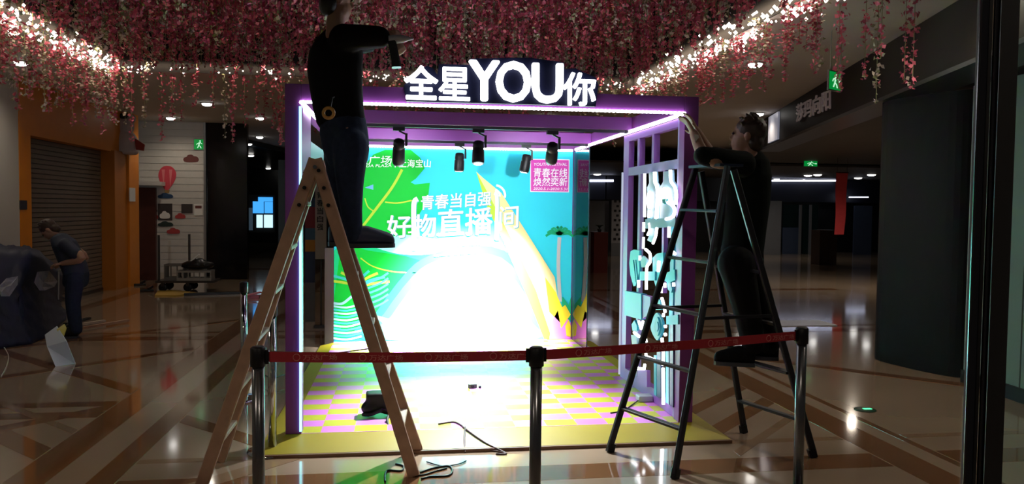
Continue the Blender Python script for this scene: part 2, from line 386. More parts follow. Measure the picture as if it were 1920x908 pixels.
# ------------------------------------------------------------------ booth platform
def checker_mat():
    m = bpy.data.materials.new('pink_yellow_checker_vinyl'); m.use_nodes = True; nt = m.node_tree; b = nt.nodes['Principled BSDF']
    g = nt.nodes.new('ShaderNodeNewGeometry'); mp = nt.nodes.new('ShaderNodeVectorMath'); mp.operation = 'MULTIPLY_ADD'
    mp.inputs[1].default_value = (1 / 0.225, 1 / 0.155, 0); mp.inputs[2].default_value = (0.42, 0.55, 0.5)
    c = nt.nodes.new('ShaderNodeTexChecker'); c.inputs['Scale'].default_value = 1.0
    c.inputs['Color1'].default_value = (0.62, 0.20, 0.62, 1); c.inputs['Color2'].default_value = (0.47, 0.48, 0.035, 1)
    nt.links.new(g.outputs['Position'], mp.inputs[0]); nt.links.new(mp.outputs[0], c.inputs['Vector']); nt.links.new(c.outputs['Color'], b.inputs['Base Color'])
    b.inputs['Roughness'].default_value = 0.34; b.inputs['Specular IOR Level'].default_value = 0.6
    return m
m_yel = mat('yellow_border_board', (0.30, 0.235, 0.006), 0.5, vary=0.08, scale=5)
pf = thing('booth_platform', (0.67, 7.1, 0), 'low booth platform with pink and yellow checked deck and yellow sloping border', 'platform')
MB().box((XL + 0.01, Y0 + 0.01, 0.002), (XR - 0.01, Y1 + 0.06, ZP)).build('checked_deck', checker_mat(), pf)
RW = 0.26
def ramp(i0, i1, o0, o1):
    a, b, c, d = V((*i0, 0)), V((*i1, 0)), V((*o1, 0)), V((*o0, 0)); e = V((0, 0, 0.002)); zi = V((0, 0, ZP - 0.001)); zo = V((0, 0, 0.022))
    return MB().hexa([a + e, b + e, c + e, d + e, a + zi, b + zi, c + zo, d + zo])
xa, xb, ya, yb = XL + 0.008, XR - 0.008, Y0 + 0.008, Y1 + 0.06
XO0, XO1, YO = XL - 0.14, XR + 0.16, Y0 - RW - 0.05
ramp((xa, ya), (xb, ya), (XO0, YO), (XO1, YO)).build('border_ramp', m_yel, pf)
ramp((xa, yb), (xa, ya), (XO0, yb), (XO0, YO)).build('border_ramp', m_yel, pf)
ramp((xb, ya), (xb, yb), (XO1, YO), (XO1, yb)).build('border_ramp', m_yel, pf)
MB().bar((XO0, YO - 0.012, 0.011), (XO1, YO - 0.012, 0.011), 0.02, 0.02).build('edge_strip', mat('brown_edge_strip', (0.16, 0.075, 0.035), 0.5), pf)

# ------------------------------------------------------------------ booth frame
m_pur = mat('purple_lacquer', (0.23, 0.050, 0.30), 0.42, vary=0.06, scale=6)
bf = thing('exhibition_booth', (0.67, 7.1, ZP), 'purple open booth frame of posts and beams edged with white led lines', 'booth')
for (x0, yy) in ((XL, Y0), (XR - PW, Y0), (XL, Y1 + 0.115), (XR - PW, Y1 + 0.115)):
    MB().box((x0, yy, ZP), (x0 + PW, yy + PW, ZT if yy < Y1 else ZL - 0.001)).build('post', m_pur, bf, bevel=0.003)
E_ = 0.001
MB().box((XI + E_, Y0, ZL), (XJ - E_, Y0 + PW, ZT)).build('front_beam', m_pur, bf, bevel=0.003)
MB().box((XL, Y1 - 0.05, ZL), (XR, Y1 + 0.20, 2.52)).build('back_beam', m_pur, bf, bevel=0.003)
for x0 in (XL, XR - PW): MB().box((x0, Y0 + PW + E_, ZL), (x0 + PW, Y1 - 0.051, ZT)).build('side_beam', m_pur, bf, bevel=0.003)
for yc in (6.60, 8.08): MB().box((XI + E_, yc, ZL), (XJ - E_, yc + 0.11, ZT)).build('cross_beam', m_pur, bf, bevel=0.003)
# left header panel between the post and the open side
hd = MB().box((XI - 0.05, Y0 + PW + E_, 1.86), (XI - 0.02, Y0 + PW + 0.62, ZL - E_)).build('header_panel', m_pur, bf)
MB().box((XI - 0.05, Y0 + PW + 0.63, 1.94), (XI - 0.02, Y0 + PW + 1.6, 2.1)).build('header_strip', mat('pale_cyan_board', (0.25, 0.62, 0.70), 0.4), bf)
m_led = lamp_mat('white_led_line', (0.93, 0.96, 1.0), 14.0)
m_ledc = lamp_mat('cyan_led_line', (0.32, 0.90, 1.0), 2.6)
m_ledp = lamp_mat('violet_led_line', (0.90, 0.80, 1.0), 9.0)
m_edge_glow = lamp_mat('soft_edge_glow', (0.72, 0.80, 1.0), 0.7)
def led(name, p, q, r, m, par, bead=True):
    mb = MB(); p, q = V(p), V(q); n = max(2, int((q - p).length / 0.03)) if bead else 1
    pts = []; rs = []
    for i in range(n * 2 + 1): pts.append(p + (q - p) * (i / (n * 2))); rs.append(r * (1.0 if i % 2 else 0.72) if bead else r)
    return mb.tube(pts, rs, 6).build(name, m, par)
led('led_or_glow_strip', (XI, Y0 - 0.008, ZL - 0.01), (XJ + 0.0, Y0 - 0.008, ZL - 0.01), 0.0115, m_led, bf)
led('led_or_glow_strip', (XJ + 0.0, Y0 - 0.004, ZL - 0.012), (XJ - 0.014, Y1 - PW - 0.02, ZL - 0.012), 0.016, m_ledp, bf)
led('led_or_glow_strip', (XI - 0.0, Y0 - 0.004, ZL - 0.012), (XI + 0.014, Y1 - PW - 0.02, ZL - 0.012), 0.016, m_led, bf)
led('led_or_glow_strip', (XI - 0.004, Y0 - 0.008, ZP + 0.02), (XI - 0.004, Y0 - 0.008, ZL - 0.04), 0.009, m_ledc, bf, False)

# ------------------------------------------------------------------ backdrop wall with its flat print
ZB = 2.30
YB = Y1 + 0.06
bd = thing('backdrop_wall', (0.67, YB, ZP), 'large cyan backdrop wall printed with tropical leaves and white slanted lettering', 'backdrop')
def vivid(name, c, rough=0.5): return mat(name, c, rough, vary=0.04, scale=3, spec=0.08)
m_cyan = vivid('print_cyan', (0.035, 0.58, 0.74)); m_green = vivid('print_green', (0.006, 0.46, 0.035)); m_green2 = vivid('print_mint', (0.012, 0.56, 0.20))
m_lime = vivid('print_lime', (0.42, 0.66, 0.05)); m_teal = vivid('print_teal', (0.05, 0.55, 0.52)); m_dgreen = vivid('print_deep_green', (0.01, 0.30, 0.13))
m_pyel = vivid('print_yellow', (0.85, 0.72, 0.04)); m_sand = vivid('print_sand', (0.75, 0.66, 0.30)); m_pink = vivid('print_pink', (0.75, 0.22, 0.62))
m_white = vivid('print_white', (0.88, 0.90, 0.92)); m_pcyan = vivid('print_pale_cyan', (0.40, 0.82, 0.90)); m_mag = vivid('print_magenta', (0.62, 0.07, 0.42))
m_blue = vivid('print_sky_blue', (0.15, 0.42, 0.72)); m_greyp = vivid('print_grey', (0.45, 0.50, 0.50)); m_shadow = vivid('print_lettering_edge', (0.12, 0.42, 0.50))
bpan = MB().box((XL + 0.01, YB, ZP + 0.001), (XJ + 0.0, YB + 0.05, ZB)).build('backdrop_panel', m_cyan, bd)
led('led_or_glow_strip', (XL + 0.06, YB - 0.02, ZB), (XJ - 0.01, YB - 0.02, ZB), 0.016, m_led, bd)
MB().box((XL - 0.09, YB - 0.03, 0.001), (XL + 0.008, YB + 0.0, 1.14)).build('side_board', mat('raw_board', (0.035, 0.026, 0.020), 0.7, vary=0.2), bd)
def bp(x, y, k): return on_y(x, y, YB - 0.001 - 0.0008 * k)
def pr(name, pts, m, k, smooth=0):
    P = [bp(x, y, k) for x, y in pts]
    for p in P: p.x = max(XL + 0.011, min(XJ - 0.001, p.x)); p.z = max(ZP + 0.003, min(ZB - 0.002, p.z))
    if smooth: P = curve_pts(P, smooth, True)
    return MB().poly(P).build(name, m, bpan)
def stroke(name, pts, w, m, k, sm=5):
    P = curve_pts([bp(x, y, k) for x, y in pts], sm) if sm else [bp(x, y, k) for x, y in pts]
    mb = MB(); n = len(P); L, R_ = [], []
    for i, p in enumerate(P):
        d = (P[min(i + 1, n - 1)] - P[max(i - 1, 0)]).normalized(); s = V((-d.z, 0, d.x)) * (w / 2)
        L.append(p + s); R_.append(p - s)
    mb.add(L + R_, [(i, i + 1, n + i + 1, n + i) for i in range(n - 1)])
    return mb.build(name, m, bpan)
pr('leaf_or_glow_print', [(684, 310), (700, 290), (722, 281), (770, 281), (788, 296), (796, 316), (780, 335), (770, 342), (778, 346), (806, 343), (802, 376), (786, 402), (770, 452), (735, 446), (700, 452), (668, 446), (640, 430), (625, 400), (640, 352), (676, 336)], m_green, 1)
pr('leaf_or_glow_print', [(615, 470), (650, 452), (700, 458), (735, 470), (800, 470), (880, 500), (930, 560), (935, 636), (615, 636)], m_green2, 2)
pr('leaf_or_glow_print', [(640, 455), (690, 470), (760, 480), (800, 492), (770, 520), (735, 560), (740, 600), (700, 628), (640, 620), (616, 560)], m_green, 3)
pr('leaf_or_glow_print', [(700, 458), (760, 440), (840, 452), (900, 446), (860, 468), (790, 478), (735, 474)], m_pcyan, 4, 3)
pr('leaf_or_glow_print', [(678, 318), (690, 300), (684, 286), (676, 286), (674, 330)], m_blue, 4)
pr('leaf_or_glow_print', [(684, 352), (700, 346), (700, 356)], m_blue, 4)
stroke('leaf_vein', [(754, 318), (735, 352), (705, 392), (676, 430)], 0.03, m_lime, 5)
stroke('leaf_vein', [(722, 379), (745, 381), (772, 376)], 0.016, m_lime, 5)
stroke('leaf_vein', [(684, 372), (690, 388), (702, 397)], 0.014, m_lime, 5)
stroke('leaf_vein', [(676, 430), (692, 442), (725, 446)], 0.016, m_lime, 5)
stroke('leaf_vein', [(676, 484), (700, 500), (740, 510), (790, 512)], 0.014, m_lime, 5)
for k in range(9):
    a = math.radians(20 + k * 17)
    stroke('fern_frond', [(672, 540), (672 + 38 * math.cos(a) * 0.6, 540 - 26 * math.sin(a) * 0.8), (672 + 62 * math.cos(a), 540 - 34 * math.sin(a))], 0.03, m_teal if k % 2 else m_lime, 6, 3)
for k in range(11):
    y = 574 + k * 6
    stroke('fern_frond', [(622, y), (650, y + 3), (678, y - 4 + k % 3)], 0.022, m_teal if k % 2 else m_pcyan, 6, 3)
for k in range(6):
    y = 520 + k * 10
    stroke('fern_frond', [(686, y + 12), (712, y + 2), (728, y - 8)], 0.022, m_teal, 7, 3)
stroke('leaf_vein', [(622, 568), (640, 570), (655, 560), (672, 545)], 0.03, m_pcyan, 8)
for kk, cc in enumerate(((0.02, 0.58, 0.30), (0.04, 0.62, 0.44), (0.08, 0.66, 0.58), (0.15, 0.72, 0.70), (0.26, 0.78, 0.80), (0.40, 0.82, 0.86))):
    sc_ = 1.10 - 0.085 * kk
    pr('leaf_or_glow_print', [(880 + (x - 880) * sc_, min(637, 640 + (y - 640) * sc_)) for x, y in [(722, 590), (775, 520), (812, 494), (870, 478), (940, 486), (990, 540), (1020, 600), (1026, 640), (700, 640)]], vivid('print_glow_step_%d' % kk, cc), 5 + kk * 0.5, 3)  # nested paler shapes paint the spotlight's hot pool into the print
pr('leaf_or_glow_print', [(700, 590), (735, 600), (790, 636), (750, 636)], m_pcyan, 8)
pr('leaf_or_glow_print', [(960, 580), (1000, 545), (1030, 570), (1035, 636), (960, 636)], m_green2, 2)
pr('leaf_or_glow_print', [(985, 590), (1012, 560), (1000, 600)], m_white, 3)
# spear shaped bird of paradise and its flower
pr('spear_leaf', [(893, 322), (906, 334), (940, 362), (990, 440), (1040, 520), (1046, 560), (1052, 590), (1030, 640), (1010, 560), (960, 450), (925, 388)], m_sand, 9)
pr('spear_leaf', [(893, 322), (920, 372), (960, 450), (1005, 545), (1035, 636), (1020, 636), (990, 560), (945, 455), (912, 385)], m_lime, 10)
pr('spear_leaf', [(1022, 520), (1042, 548), (1060, 590), (1050, 605), (1030, 585)], m_pyel, 11)
pr('flower_petal', [(1030, 636), (1036, 600), (1046, 582), (1052, 612), (1058, 588), (1078, 606), (1090, 636)], m_pink, 11)
pr('flower_petal', [(1046, 582), (1060, 572), (1070, 590), (1052, 616)], m_pyel, 12)
pr('leaf_or_glow_print', [(1052, 590), (1054, 556), (1066, 572), (1076, 556), (1090, 566), (1090, 600), (1074, 602)], m_dgreen, 10)
pr('flower_petal', [(1060, 612), (1066, 600), (1074, 612), (1070, 632), (1062, 630)], m_pyel, 13)
stroke('palm_trunk', [(1049, 445), (1047, 500), (1050, 566)], 0.045, m_greyp, 9)
for a in (-170, -150, -125, -100, -80, -55, -30, -8):
    r = math.radians(a)
    stroke('palm_frond', [(1049, 440), (1049 + 16 * math.cos(r), 440 + 14 * math.sin(r)), (1049 + 26 * math.cos(r), 446 + 18 * math.sin(r))], 0.028, m_dgreen, 10, 4)
# lettering of the print
def lettering(name, body, x0, y0, x1, y1, h, m, k, bold, par=bpan):
    a, b = bp(x0, y0, k), bp(x1, y1, k); c = bp(x0 + 1, y0 - h, k)
    return text_mesh(name, body, a, b, c, m, par, bold=bold)
for k, dx, m in ((14, 1.3, m_shadow), (16, 0, m_white)):
    lettering('slogan_lettering', '青春当自强', 789 + dx, 394 + dx, 920 + dx, 385 + dx, 27, m, k, 0.014)
    lettering('title_lettering', '好物', 725 + dx, 447 + dx, 816 + dx, 443 + dx, 42, m, k, 0.018)
    lettering('title_lettering', '直播', 820 + dx, 444 + dx, 922 + dx, 438 + dx, 50, m, k, 0.014)
    lettering('title_lettering', '间', 936 + dx, 430 + dx, 971 + dx, 427 + dx, 42, m, k, 0.014)
    stroke('title_bracket', [(783 + dx, 373 + dx), (777 + dx, 378 + dx), (775.5 + dx, 395 + dx), (776 + dx, 440 + dx), (775.5 + dx, 470 + dx)], 0.055, m, k + 1, 4)
    stroke('title_bracket', [(927 + dx, 362 + dx), (931 + dx, 366 + dx), (932 + dx, 385 + dx), (931 + dx, 420 + dx), (931 + dx, 450 + dx)], 0.042, m, k + 1, 4)
stroke('title_bracket', [(765, 436), (785, 434)], 0.02, m_white, 18, 0)
for r in (10, 19):
    stroke('broadcast_arc', [(926 + r * math.cos(t) * 1.1, 366 + r * math.sin(t)) for t in (-1.35, -0.95, -0.5, -0.05, 0.25)], 0.026, m_white, 16, 4)
lettering('date_lettering', '2020.05.01-2020.05.31', 806, 466, 900, 459, 8, m_white, 16, 0.01)
stroke('title_rule', [(814, 480), (893, 474)], 0.018, m_white, 16, 0)
lettering('mall_lettering', '万达广场', 645, 309, 734, 308, 16, m_white, 16, 0.01)
lettering('mall_lettering', 'WANDA PLAZA', 660, 314, 734, 313, 5, m_white, 16, 0.01)
stroke('mall_rule', [(741, 296), (741, 314)], 0.012, m_white, 16, 0)
lettering('mall_lettering', '上海宝山', 748, 314, 807, 314, 15, m_white, 16, 0.01)
# pink festival plaque
pq = pr('plaque_print', [(994, 298), (1068, 299), (1067, 361), (994, 360)], m_white, 14)
pq2 = pr('plaque_print', [(995.5, 299.5), (1066.5, 300.5), (1065.5, 359.5), (995.5, 358.5)], m_mag, 15)
lettering('plaque_lettering', 'YOUTH/FESTIVAL', 1000, 311, 1063, 311, 5.5, m_white, 17, 0.01)
lettering('plaque_lettering', '青春在线', 1000, 332, 1063, 333, 17, m_white, 17, 0.01)
lettering('plaque_lettering', '焕然奕新', 1000, 349, 1063, 349, 16, m_white, 17, 0.01)
lettering('plaque_lettering', '2020.5.1-2020.5.31', 1000, 356, 1063, 357, 4.5, m_white, 17, 0.01)

# clear side pane at the right rear
gy = on_x(1103, 480, XJ + 0.012).y
gp = thing('side_glass_pane', (XJ + 0.015, (gy + YB) / 2, ZP), 'clear glossy side pane mirroring the right end of the cyan backdrop', 'glass pane')
MB().box((XJ + 0.004, gy, ZP + 0.002), (XJ + 0.012, YB - 0.02, ZB - 0.02)).build('pane', glass_mat('acrylic_glass', (0.93, 0.97, 0.97), 1.6), gp)
MB().box((XJ + 0.003, gy - 0.004, ZP + 0.001), (XJ + 0.014, gy - 0.001, ZB - 0.02)).build('pane_edge', mat('dark_pane_edge', (0.02, 0.05, 0.06), 0.2), gp)

# ------------------------------------------------------------------ illuminated sign over the beam
YS = Y0 - 0.05
sg = thing('lightbox_sign', tuple(on_y(940, 190, YS)), 'dark cut-out sign board with glowing white bilingual letters above the booth', 'sign')
m_sgn = mat('midnight_blue_board', (0.003, 0.004, 0.018), 0.5, vary=0.2, spec=0.15)
sp = [(757, 160), (778, 140), (800, 123), (812, 128), (820, 140), (823, 120), (880, 122), (880, 110), (992, 108), (1058, 117), (1059, 130), (1078, 128), (1118, 146), (1122, 160), (1117, 200), (1050, 198), (1000, 196), (880, 193), (762, 190)]
MB().prism([on_y(x, y, YS) for x, y in sp], (0, 0.045, 0)).build('sign_board', m_sgn, sg)
m_glow = lamp_mat('glowing_letter_face', (0.95, 0.97, 1.0), 6.0)
def sign_char(ch, x0, y0, x1, y1, h, bold, lean=0):
    a, b, c = on_y(x0, y0, YS - 0.002), on_y(x1, y1, YS - 0.002), on_y(x0 + lean, y0 - h, YS - 0.002)
    text_mesh('sign_letter', ch, a, b, c, m_glow, sg, depth=0.03, bold=bold)
sign_char('全', 759, 185, 820, 187, 61, 0.022); sign_char('星', 823, 187, 880, 189, 60, 0.014)
sign_char('Y', 881, 187, 934, 188, 71, 0.035); sign_char('O', 931, 190, 993, 191, 73, 0.03); sign_char('U', 999, 192, 1053, 193, 71, 0.03)
sign_char('你', 1056, 197, 1115, 199, 60, 0.016)

# ------------------------------------------------------------------ track lighting
m_blk = mat('black_metal', (0.006, 0.006, 0.007), 0.45, 0.0, spec=0.25)
m_rail = mat('rail_aluminium', (0.03, 0.03, 0.035), 0.3, 0.6)
def rail(yc, z, label):
    t = thing('track_rail', (0.67, yc, z), label, 'track rail', 'lighting tracks under the booth cross beams')
    MB().bar((XI + 0.02, yc, z - 0.012), (XJ - 0.02, yc, z - 0.012), 0.032, 0.022).build('rail', m_rail, t)
    for x in (XI + 0.03, XJ - 0.05): MB().box((x, yc - 0.02, z - 0.026), (x + 0.02, yc + 0.02, z)).build('end_cap', m_blk, t)
rail(6.655, ZL - 0.001, 'front black lighting track carrying three spotlights'); rail(8.135, ZL - 0.001, 'rear black lighting track carrying two spotlights')
WHITE = (0.90, 0.97, 1.0)
def head(px, yc, length, label, aim, power, angle):
    p = on_y(px, 250, yc); x = p.x; z = ZL - 0.024
    t = thing('track_spotlight', (x, yc, z - 0.4), label, 'spotlight', 'black track spotlights inside the booth')
    MB().box((x - 0.05, yc - 0.018, z - 0.03), (x + 0.05, yc + 0.018, z)).build('adapter', m_blk, t)
    top = V((x, yc, z - 0.03)); pv = top + V((0, 0, -0.13)); d = (V(aim) - pv).normalized(); d = (d + V((0, 0, -0.7))).normalized()
    MB().bar(top, top + V((0.062, 0, -0.03)), 0.02, 0.012).bar(top + V((0.062, 0, -0.02)), pv + V((0.062, 0, 0)), 0.02, 0.012).build('yoke', m_blk, t)
    lb_ = MB().lathe(pv - d * 0.06, d, [(0, 0.03), (0.01, 0.046), (0.06, 0.05), (0.07, 0.045), (0.08, 0.052), (length - 0.02, 0.054), (length, 0.05), (length - 0.01, 0.04)], 18); lb = lb_.build('lamp_body', m_blk, t)
    e = pv + d * (length - 0.055)
    MB().disc(e, 0.038, d, 18).build('lens', lamp_mat('spot_lens', WHITE, 12.0), lb)
    s = spot_light('spot_beam', e + d * 0.03, aim, power, WHITE, angle, 1.0, 0.03)
    return t
P1, P2 = bp(840, 600, 0), bp(930, 600, 0)
head(748, 6.655, 0.25, 'first spotlight from the left on the front track, a long black cylinder', (bp(740, 400, 0)), 170, 95)
head(897, 6.655, 0.20, 'middle spotlight on the front track', on_z(890, 772, ZP), 900, 84)
head(1036, 6.655, 0.20, 'right spotlight on the front track, near the pink plaque', (bp(1000, 400, 0)), 170, 95)
head(862, 8.135, 0.19, 'left spotlight on the rear track, in front of the cyan print', V((0.50, YB - 0.10, ZP)), 4200, 74)
head(987, 8.135, 0.19, 'right spotlight on the rear track, beside the pink plaque', V((0.74, YB - 0.10, ZP)), 4200, 74)
# ------------------------------------------------------------------ right side screen with cut-out shapes and neon tubes
XS = XJ + 0.02
def sp_(x, y, o=0.0): return on_x(x, y, XS - o)
ss = thing('side_screen', (XS, 6.15, ZP), 'purple lattice side screen with pale cyan cut-out shapes and white neon tubes', 'screen')
m_pur2 = mat('violet_lacquer', (0.36, 0.16, 0.62), 0.4, vary=0.05); m_lil = mat('lilac_board', (0.42, 0.36, 0.72), 0.4, vary=0.05)
m_cut = mat('pale_cyan_board_b', (0.06, 0.50, 0.74), 0.38, vary=0.06); m_cut2 = mat('ice_blue_board', (0.36, 0.62, 0.76), 0.38, vary=0.05)
m_cutd = mat('turquoise_board', (0.03, 0.42, 0.60), 0.4, vary=0.05); m_navy = mat('navy_bar', (0.03, 0.035, 0.14), 0.4)
yF, yR = Y0 + PW + 0.002, on_x(1168, 500, XS).y
def sbar(name, ya, yb, za, zb, m, t=0.05): MB().box((XS - 0.01, ya, za), (XS - 0.01 + t, yb, zb)).build(name, m, ss)
sbar('stile', yF, yF + 0.05, ZP + 0.002, ZL - 0.03, m_lil); sbar('stile', yR - 0.16, yR, ZP + 0.002, ZL - 0.03, m_pur2)  # rear stile's brighter violet paints in the booth light on it
sbar('bottom_rail', yF + 0.051, yR - 0.161, ZP + 0.002, ZP + 0.11, m_pur2); sbar('top_rail', yF + 0.051, yR - 0.161, ZL - 0.09, ZL - 0.03, m_pur2)
zm = on_x(1225, 315, XS).z
sbar('middle_rail', yF + 0.051, yR - 0.161, zm - 0.035, zm + 0.035, m_lil)
for px in (1199, 1226):
    yy = on_x(px, 300, XS).y; sbar('slat', yy - 0.028, yy + 0.028, zm + 0.036, ZL - 0.091, m_pur2)
yy = on_x(1200, 400, XS).y; sbar('slat', yy - 0.03, yy + 0.03, ZP + 0.111, zm - 0.036, m_lil, 0.035)
yy = on_x(1246, 400, XS).y; sbar('slat', yy - 0.022, yy + 0.022, ZP + 0.9, zm - 0.036, m_pur2, 0.035)
yy = on_x(1260, 600, XS).y; sbar('slat', yy - 0.04, yy + 0.04, ZP + 0.111, zm - 0.45, m_cut, 0.03)
z2 = lambda x, y: (1150 + x / 5.044, 300 + y / 5.044)
z3 = lambda x, y: (1150 + x / 5.044, 450 + y / 5.044)
z4 = lambda x, y: (1150 + x / 4.54, 600 + y / 4.54)
def cut(name, f, pts, m, off=0.03, th=0.02, sm=0):
    P = [sp_(*f(x, y), off) for x, y in pts]
    if sm: P = curve_pts(P, sm, True)
    MB().prism(P, (th, 0, 0)).build(name, m, ss)
m_neon = lamp_mat('white_neon_tube', (0.96, 0.97, 1.0), 5.0)
def neon(f, pts, r=0.016, sm=5):
    P = [sp_(*f(x, y), 0.05) for x, y in pts]
    if sm: P = curve_pts(P, sm)
    MB().tube(P, r * 0.66, 7).build('neon_tube', m_neon, ss)
cut('cut_out_board', z2, [(335, 120), (400, 110), (405, 215), (432, 255), (435, 555), (372, 565), (322, 560), (320, 260), (338, 220)], m_cut2)
cut('cut_out_board', z2, [(475, 112), (552, 95), (556, 200), (598, 260), (600, 400), (560, 430), (555, 560), (440, 560), (440, 260), (474, 200)], m_cut2)
cut('cut_out_board', z2, [(300, 562), (585, 545), (585, 630), (300, 650)], m_cut2, 0.05)
cut('cut_out_board', z2, [(325, 640), (400, 640), (385, 740), (355, 780), (320, 760), (345, 700)], m_cut2, 0.03, 0.02)
cut('cut_out_board', z2, [(460, 372), (505, 368), (505, 400), (484, 420), (462, 402)], m_cutd, 0.062, 0.012)
neon(z2, [(297, 130), (297, 335), (296, 540)], 0.018, 0); neon(z2, [(288, 590), (287, 680)], 0.018, 0); neon(z2, [(286, 730), (284, 840)], 0.016, 0)
neon(z2, [(392, 115), (396, 210), (416, 260), (418, 400), (405, 555)], 0.022)
neon(z2, [(345, 300), (330, 330), (328, 420), (338, 455), (350, 430), (350, 330), (345, 300)], 0.014)
neon(z2, [(338, 480), (336, 545)], 0.018, 0)
neon(z2, [(540, 95), (545, 200), (580, 255), (596, 330), (590, 420)], 0.018)
neon(z2, [(455, 400), (452, 310), (485, 275), (512, 310), (512, 400)], 0.02)
neon(z2, [(515, 400), (560, 430), (580, 480), (560, 540), (500, 560)], 0.02)
neon(z2, [(340, 600), (345, 660), (325, 710)], 0.016); neon(z2, [(412, 640), (402, 715), (375, 790)], 0.017); neon(z2, [(527, 632), (525, 735)], 0.018, 0)
cut('cut_out_board', z3, [(162, 110), (190, 92), (245, 100), (246, 300), (232, 350), (212, 430), (190, 440), (160, 330), (150, 220)], m_cut)
cut('cut_out_board', z3, [(250, 300), (392, 300), (392, 385), (250, 385)], m_cut, 0.04)
cut('cut_out_board', z3, [(372, 170), (410, 130), (470, 120), (476, 300), (440, 380), (400, 440), (372, 350)], m_cut)
cut('cut_out_board', z3, [(480, 320), (580, 280), (582, 380), (540, 400), (555, 470), (545, 500), (515, 470), (505, 400), (470, 380)], m_cut)
cut('cut_out_board', z3, [(255, 190), (280, 150), (320, 190), (300, 260), (265, 260)], m_cut2, 0.05, 0.015)
for k in range(2): cut('cut_out_rib', z3, [(178 + k * 22, 190), (186 + k * 22, 190), (212 + k * 14, 400), (204 + k * 14, 400)], m_cutd, 0.036, 0.006)
neon(z3, [(305, 90), (345, 130), (346, 210), (315, 270), (312, 470)], 0.018); neon(z3, [(252, 150), (252, 195)], 0.018, 0); neon(z3, [(240, 380), (240, 450)], 0.018, 0)
neon(z3, [(432, 200), (425, 300)], 0.02, 0); neon(z3, [(455, 420), (452, 500)], 0.018, 0); neon(z3, [(458, 550), (472, 600), (490, 685)], 0.018); neon(z3, [(560, 112), (582, 132)], 0.02, 0)
neon(z3, [(486, 410), (490, 450)], 0.017, 0); neon(z3, [(570, 405), (572, 440)], 0.017, 0)
cut('cut_out_box', z3, [(108, 482), (262, 512), (262, 755), (104, 712)], m_cutd, 0.06, 0.05)
cut('cut_out_box', z3, [(266, 516), (350, 540), (345, 700), (266, 752)], m_pur2, 0.05, 0.04)
cut('cut_out_board', z3, [(420, 560), (442, 570), (450, 660), (400, 662)], m_cut, 0.04)
cut('cut_out_board', z3, [(500, 722), (610, 708), (610, 800), (500, 800)], m_cut, 0.03)
cut('cut_out_flower', z3, [(410, 690), (455, 760), (462, 830), (445, 900), (412, 950), (375, 900), (352, 830), (370, 750)], m_cut, 0.04, 0.02, 4)
cut('cut_out_flower', z3, [(412, 730), (436, 800), (436, 850), (412, 910), (388, 850), (388, 800)], m_cutd, 0.05, 0.012, 4)
cut('cut_out_flower', z3, [(412, 775), (424, 820), (412, 865), (400, 820)], m_cut, 0.056, 0.008, 4)
cut('cut_out_board', z3, [(172, 800), (198, 760), (222, 810), (220, 860), (180, 860)], m_cutd, 0.05)
neon(z3, [(240, 770), (262, 840), (280, 770)], 0.018, 0); neon(z3, [(475, 700), (472, 725)], 0.017, 0); neon(z3, [(494, 810), (492, 830)], 0.017, 0)
cut('cut_out_board', z4, [(150, 130), (195, 130), (200, 222), (180, 215), (160, 222)], m_cut2, 0.05)
neon(z4, [(178, 108), (218, 140)], 0.02, 0); neon(z4, [(442, 46), (444, 62)], 0.02, 0); neon(z4, [(440, 118), (444, 132)], 0.02, 0); neon(z4, [(415, 155), (418, 190)], 0.018, 0); neon(z4, [(276, 165), (280, 190)], 0.018, 0)
neon(z4, [(278, 285), (280, 310), (360, 345)], 0.018, 0); neon(z4, [(200, 395), (205, 415), (262, 418), (268, 380)], 0.018, 0)
neon(z4, [(426, 265), (424, 390)], 0.02, 0); neon(z4, [(424, 410), (426, 720)], 0.02, 0)
cut('cut_out_box', z4, [(205, 422), (286, 430), (286, 572), (205, 545)], m_pur2, 0.05, 0.03)
cut('lower_bar', z4, [(345, 300), (365, 300), (365, 650), (345, 635)], m_cutd, 0.03); cut('lower_bar', z4, [(370, 250), (402, 250), (402, 670), (370, 655)], m_navy, 0.03)
cut('lower_bar', z4, [(447, 240), (472, 240), (472, 720), (447, 705)], m_cutd, 0.03); cut('lower_bar', z4, [(480, 40), (508, 40), (508, 745), (480, 725)], m_navy, 0.03)
led('led_or_glow_strip', (XS - 0.014, yR + 0.004, ZP + 0.02), (XS - 0.014, yR + 0.004, zm), 0.012, m_edge_glow, ss, False)  # glowing tube added for the screen's lit rear edge

# ------------------------------------------------------------------ belt stanchions
m_steel = mat('dark_brushed_steel', (0.17, 0.17, 0.18), 0.24, 0.9, vary=0.1, scale=20); m_chrome = mat('polished_steel', (0.55, 0.57, 0.6), 0.08, 1.0)
def stanchion(loc, label, m, slot_m=m_blk):
    t = thing('belt_stanchion', loc, label, 'stanchion', 'belt stanchions around the booth'); c = V(loc)
    MB().lathe(c, (0, 0, 1), [(0.0, 0.16), (0.012, 0.16), (0.022, 0.12), (0.032, 0.035)], 28).build('base', m, t)
    MB().lathe(c, (0, 0, 1), [(0.032, 0.027), (0.89, 0.027)], 20).build('pole', m, t)
    MB().lathe(c, (0, 0, 1), [(0.89, 0.03), (0.892, 0.034), (0.972, 0.034), (0.98, 0.026)], 20).build('head', m_blk, t)
    return t
sL, sM, sR = pd(484, 652, 3.42), pd(1006, 652, 3.49), pd(1504, 615, 4.17)
for p in (sL, sM, sR): p.z = 0
stanchion(sL, 'dark steel stanchion at the left end of the red belt by the wooden ladder', m_steel)
stanchion(sM, 'dark steel stanchion in the middle of the red belt before the bright backdrop', m_steel)
stanchion(sR, 'dark steel stanchion at the right end of the red belt, by the metal stepladder', m_steel)
q1, q2 = pd(457, 530, 6.35), pd(510, 570, 5.0)
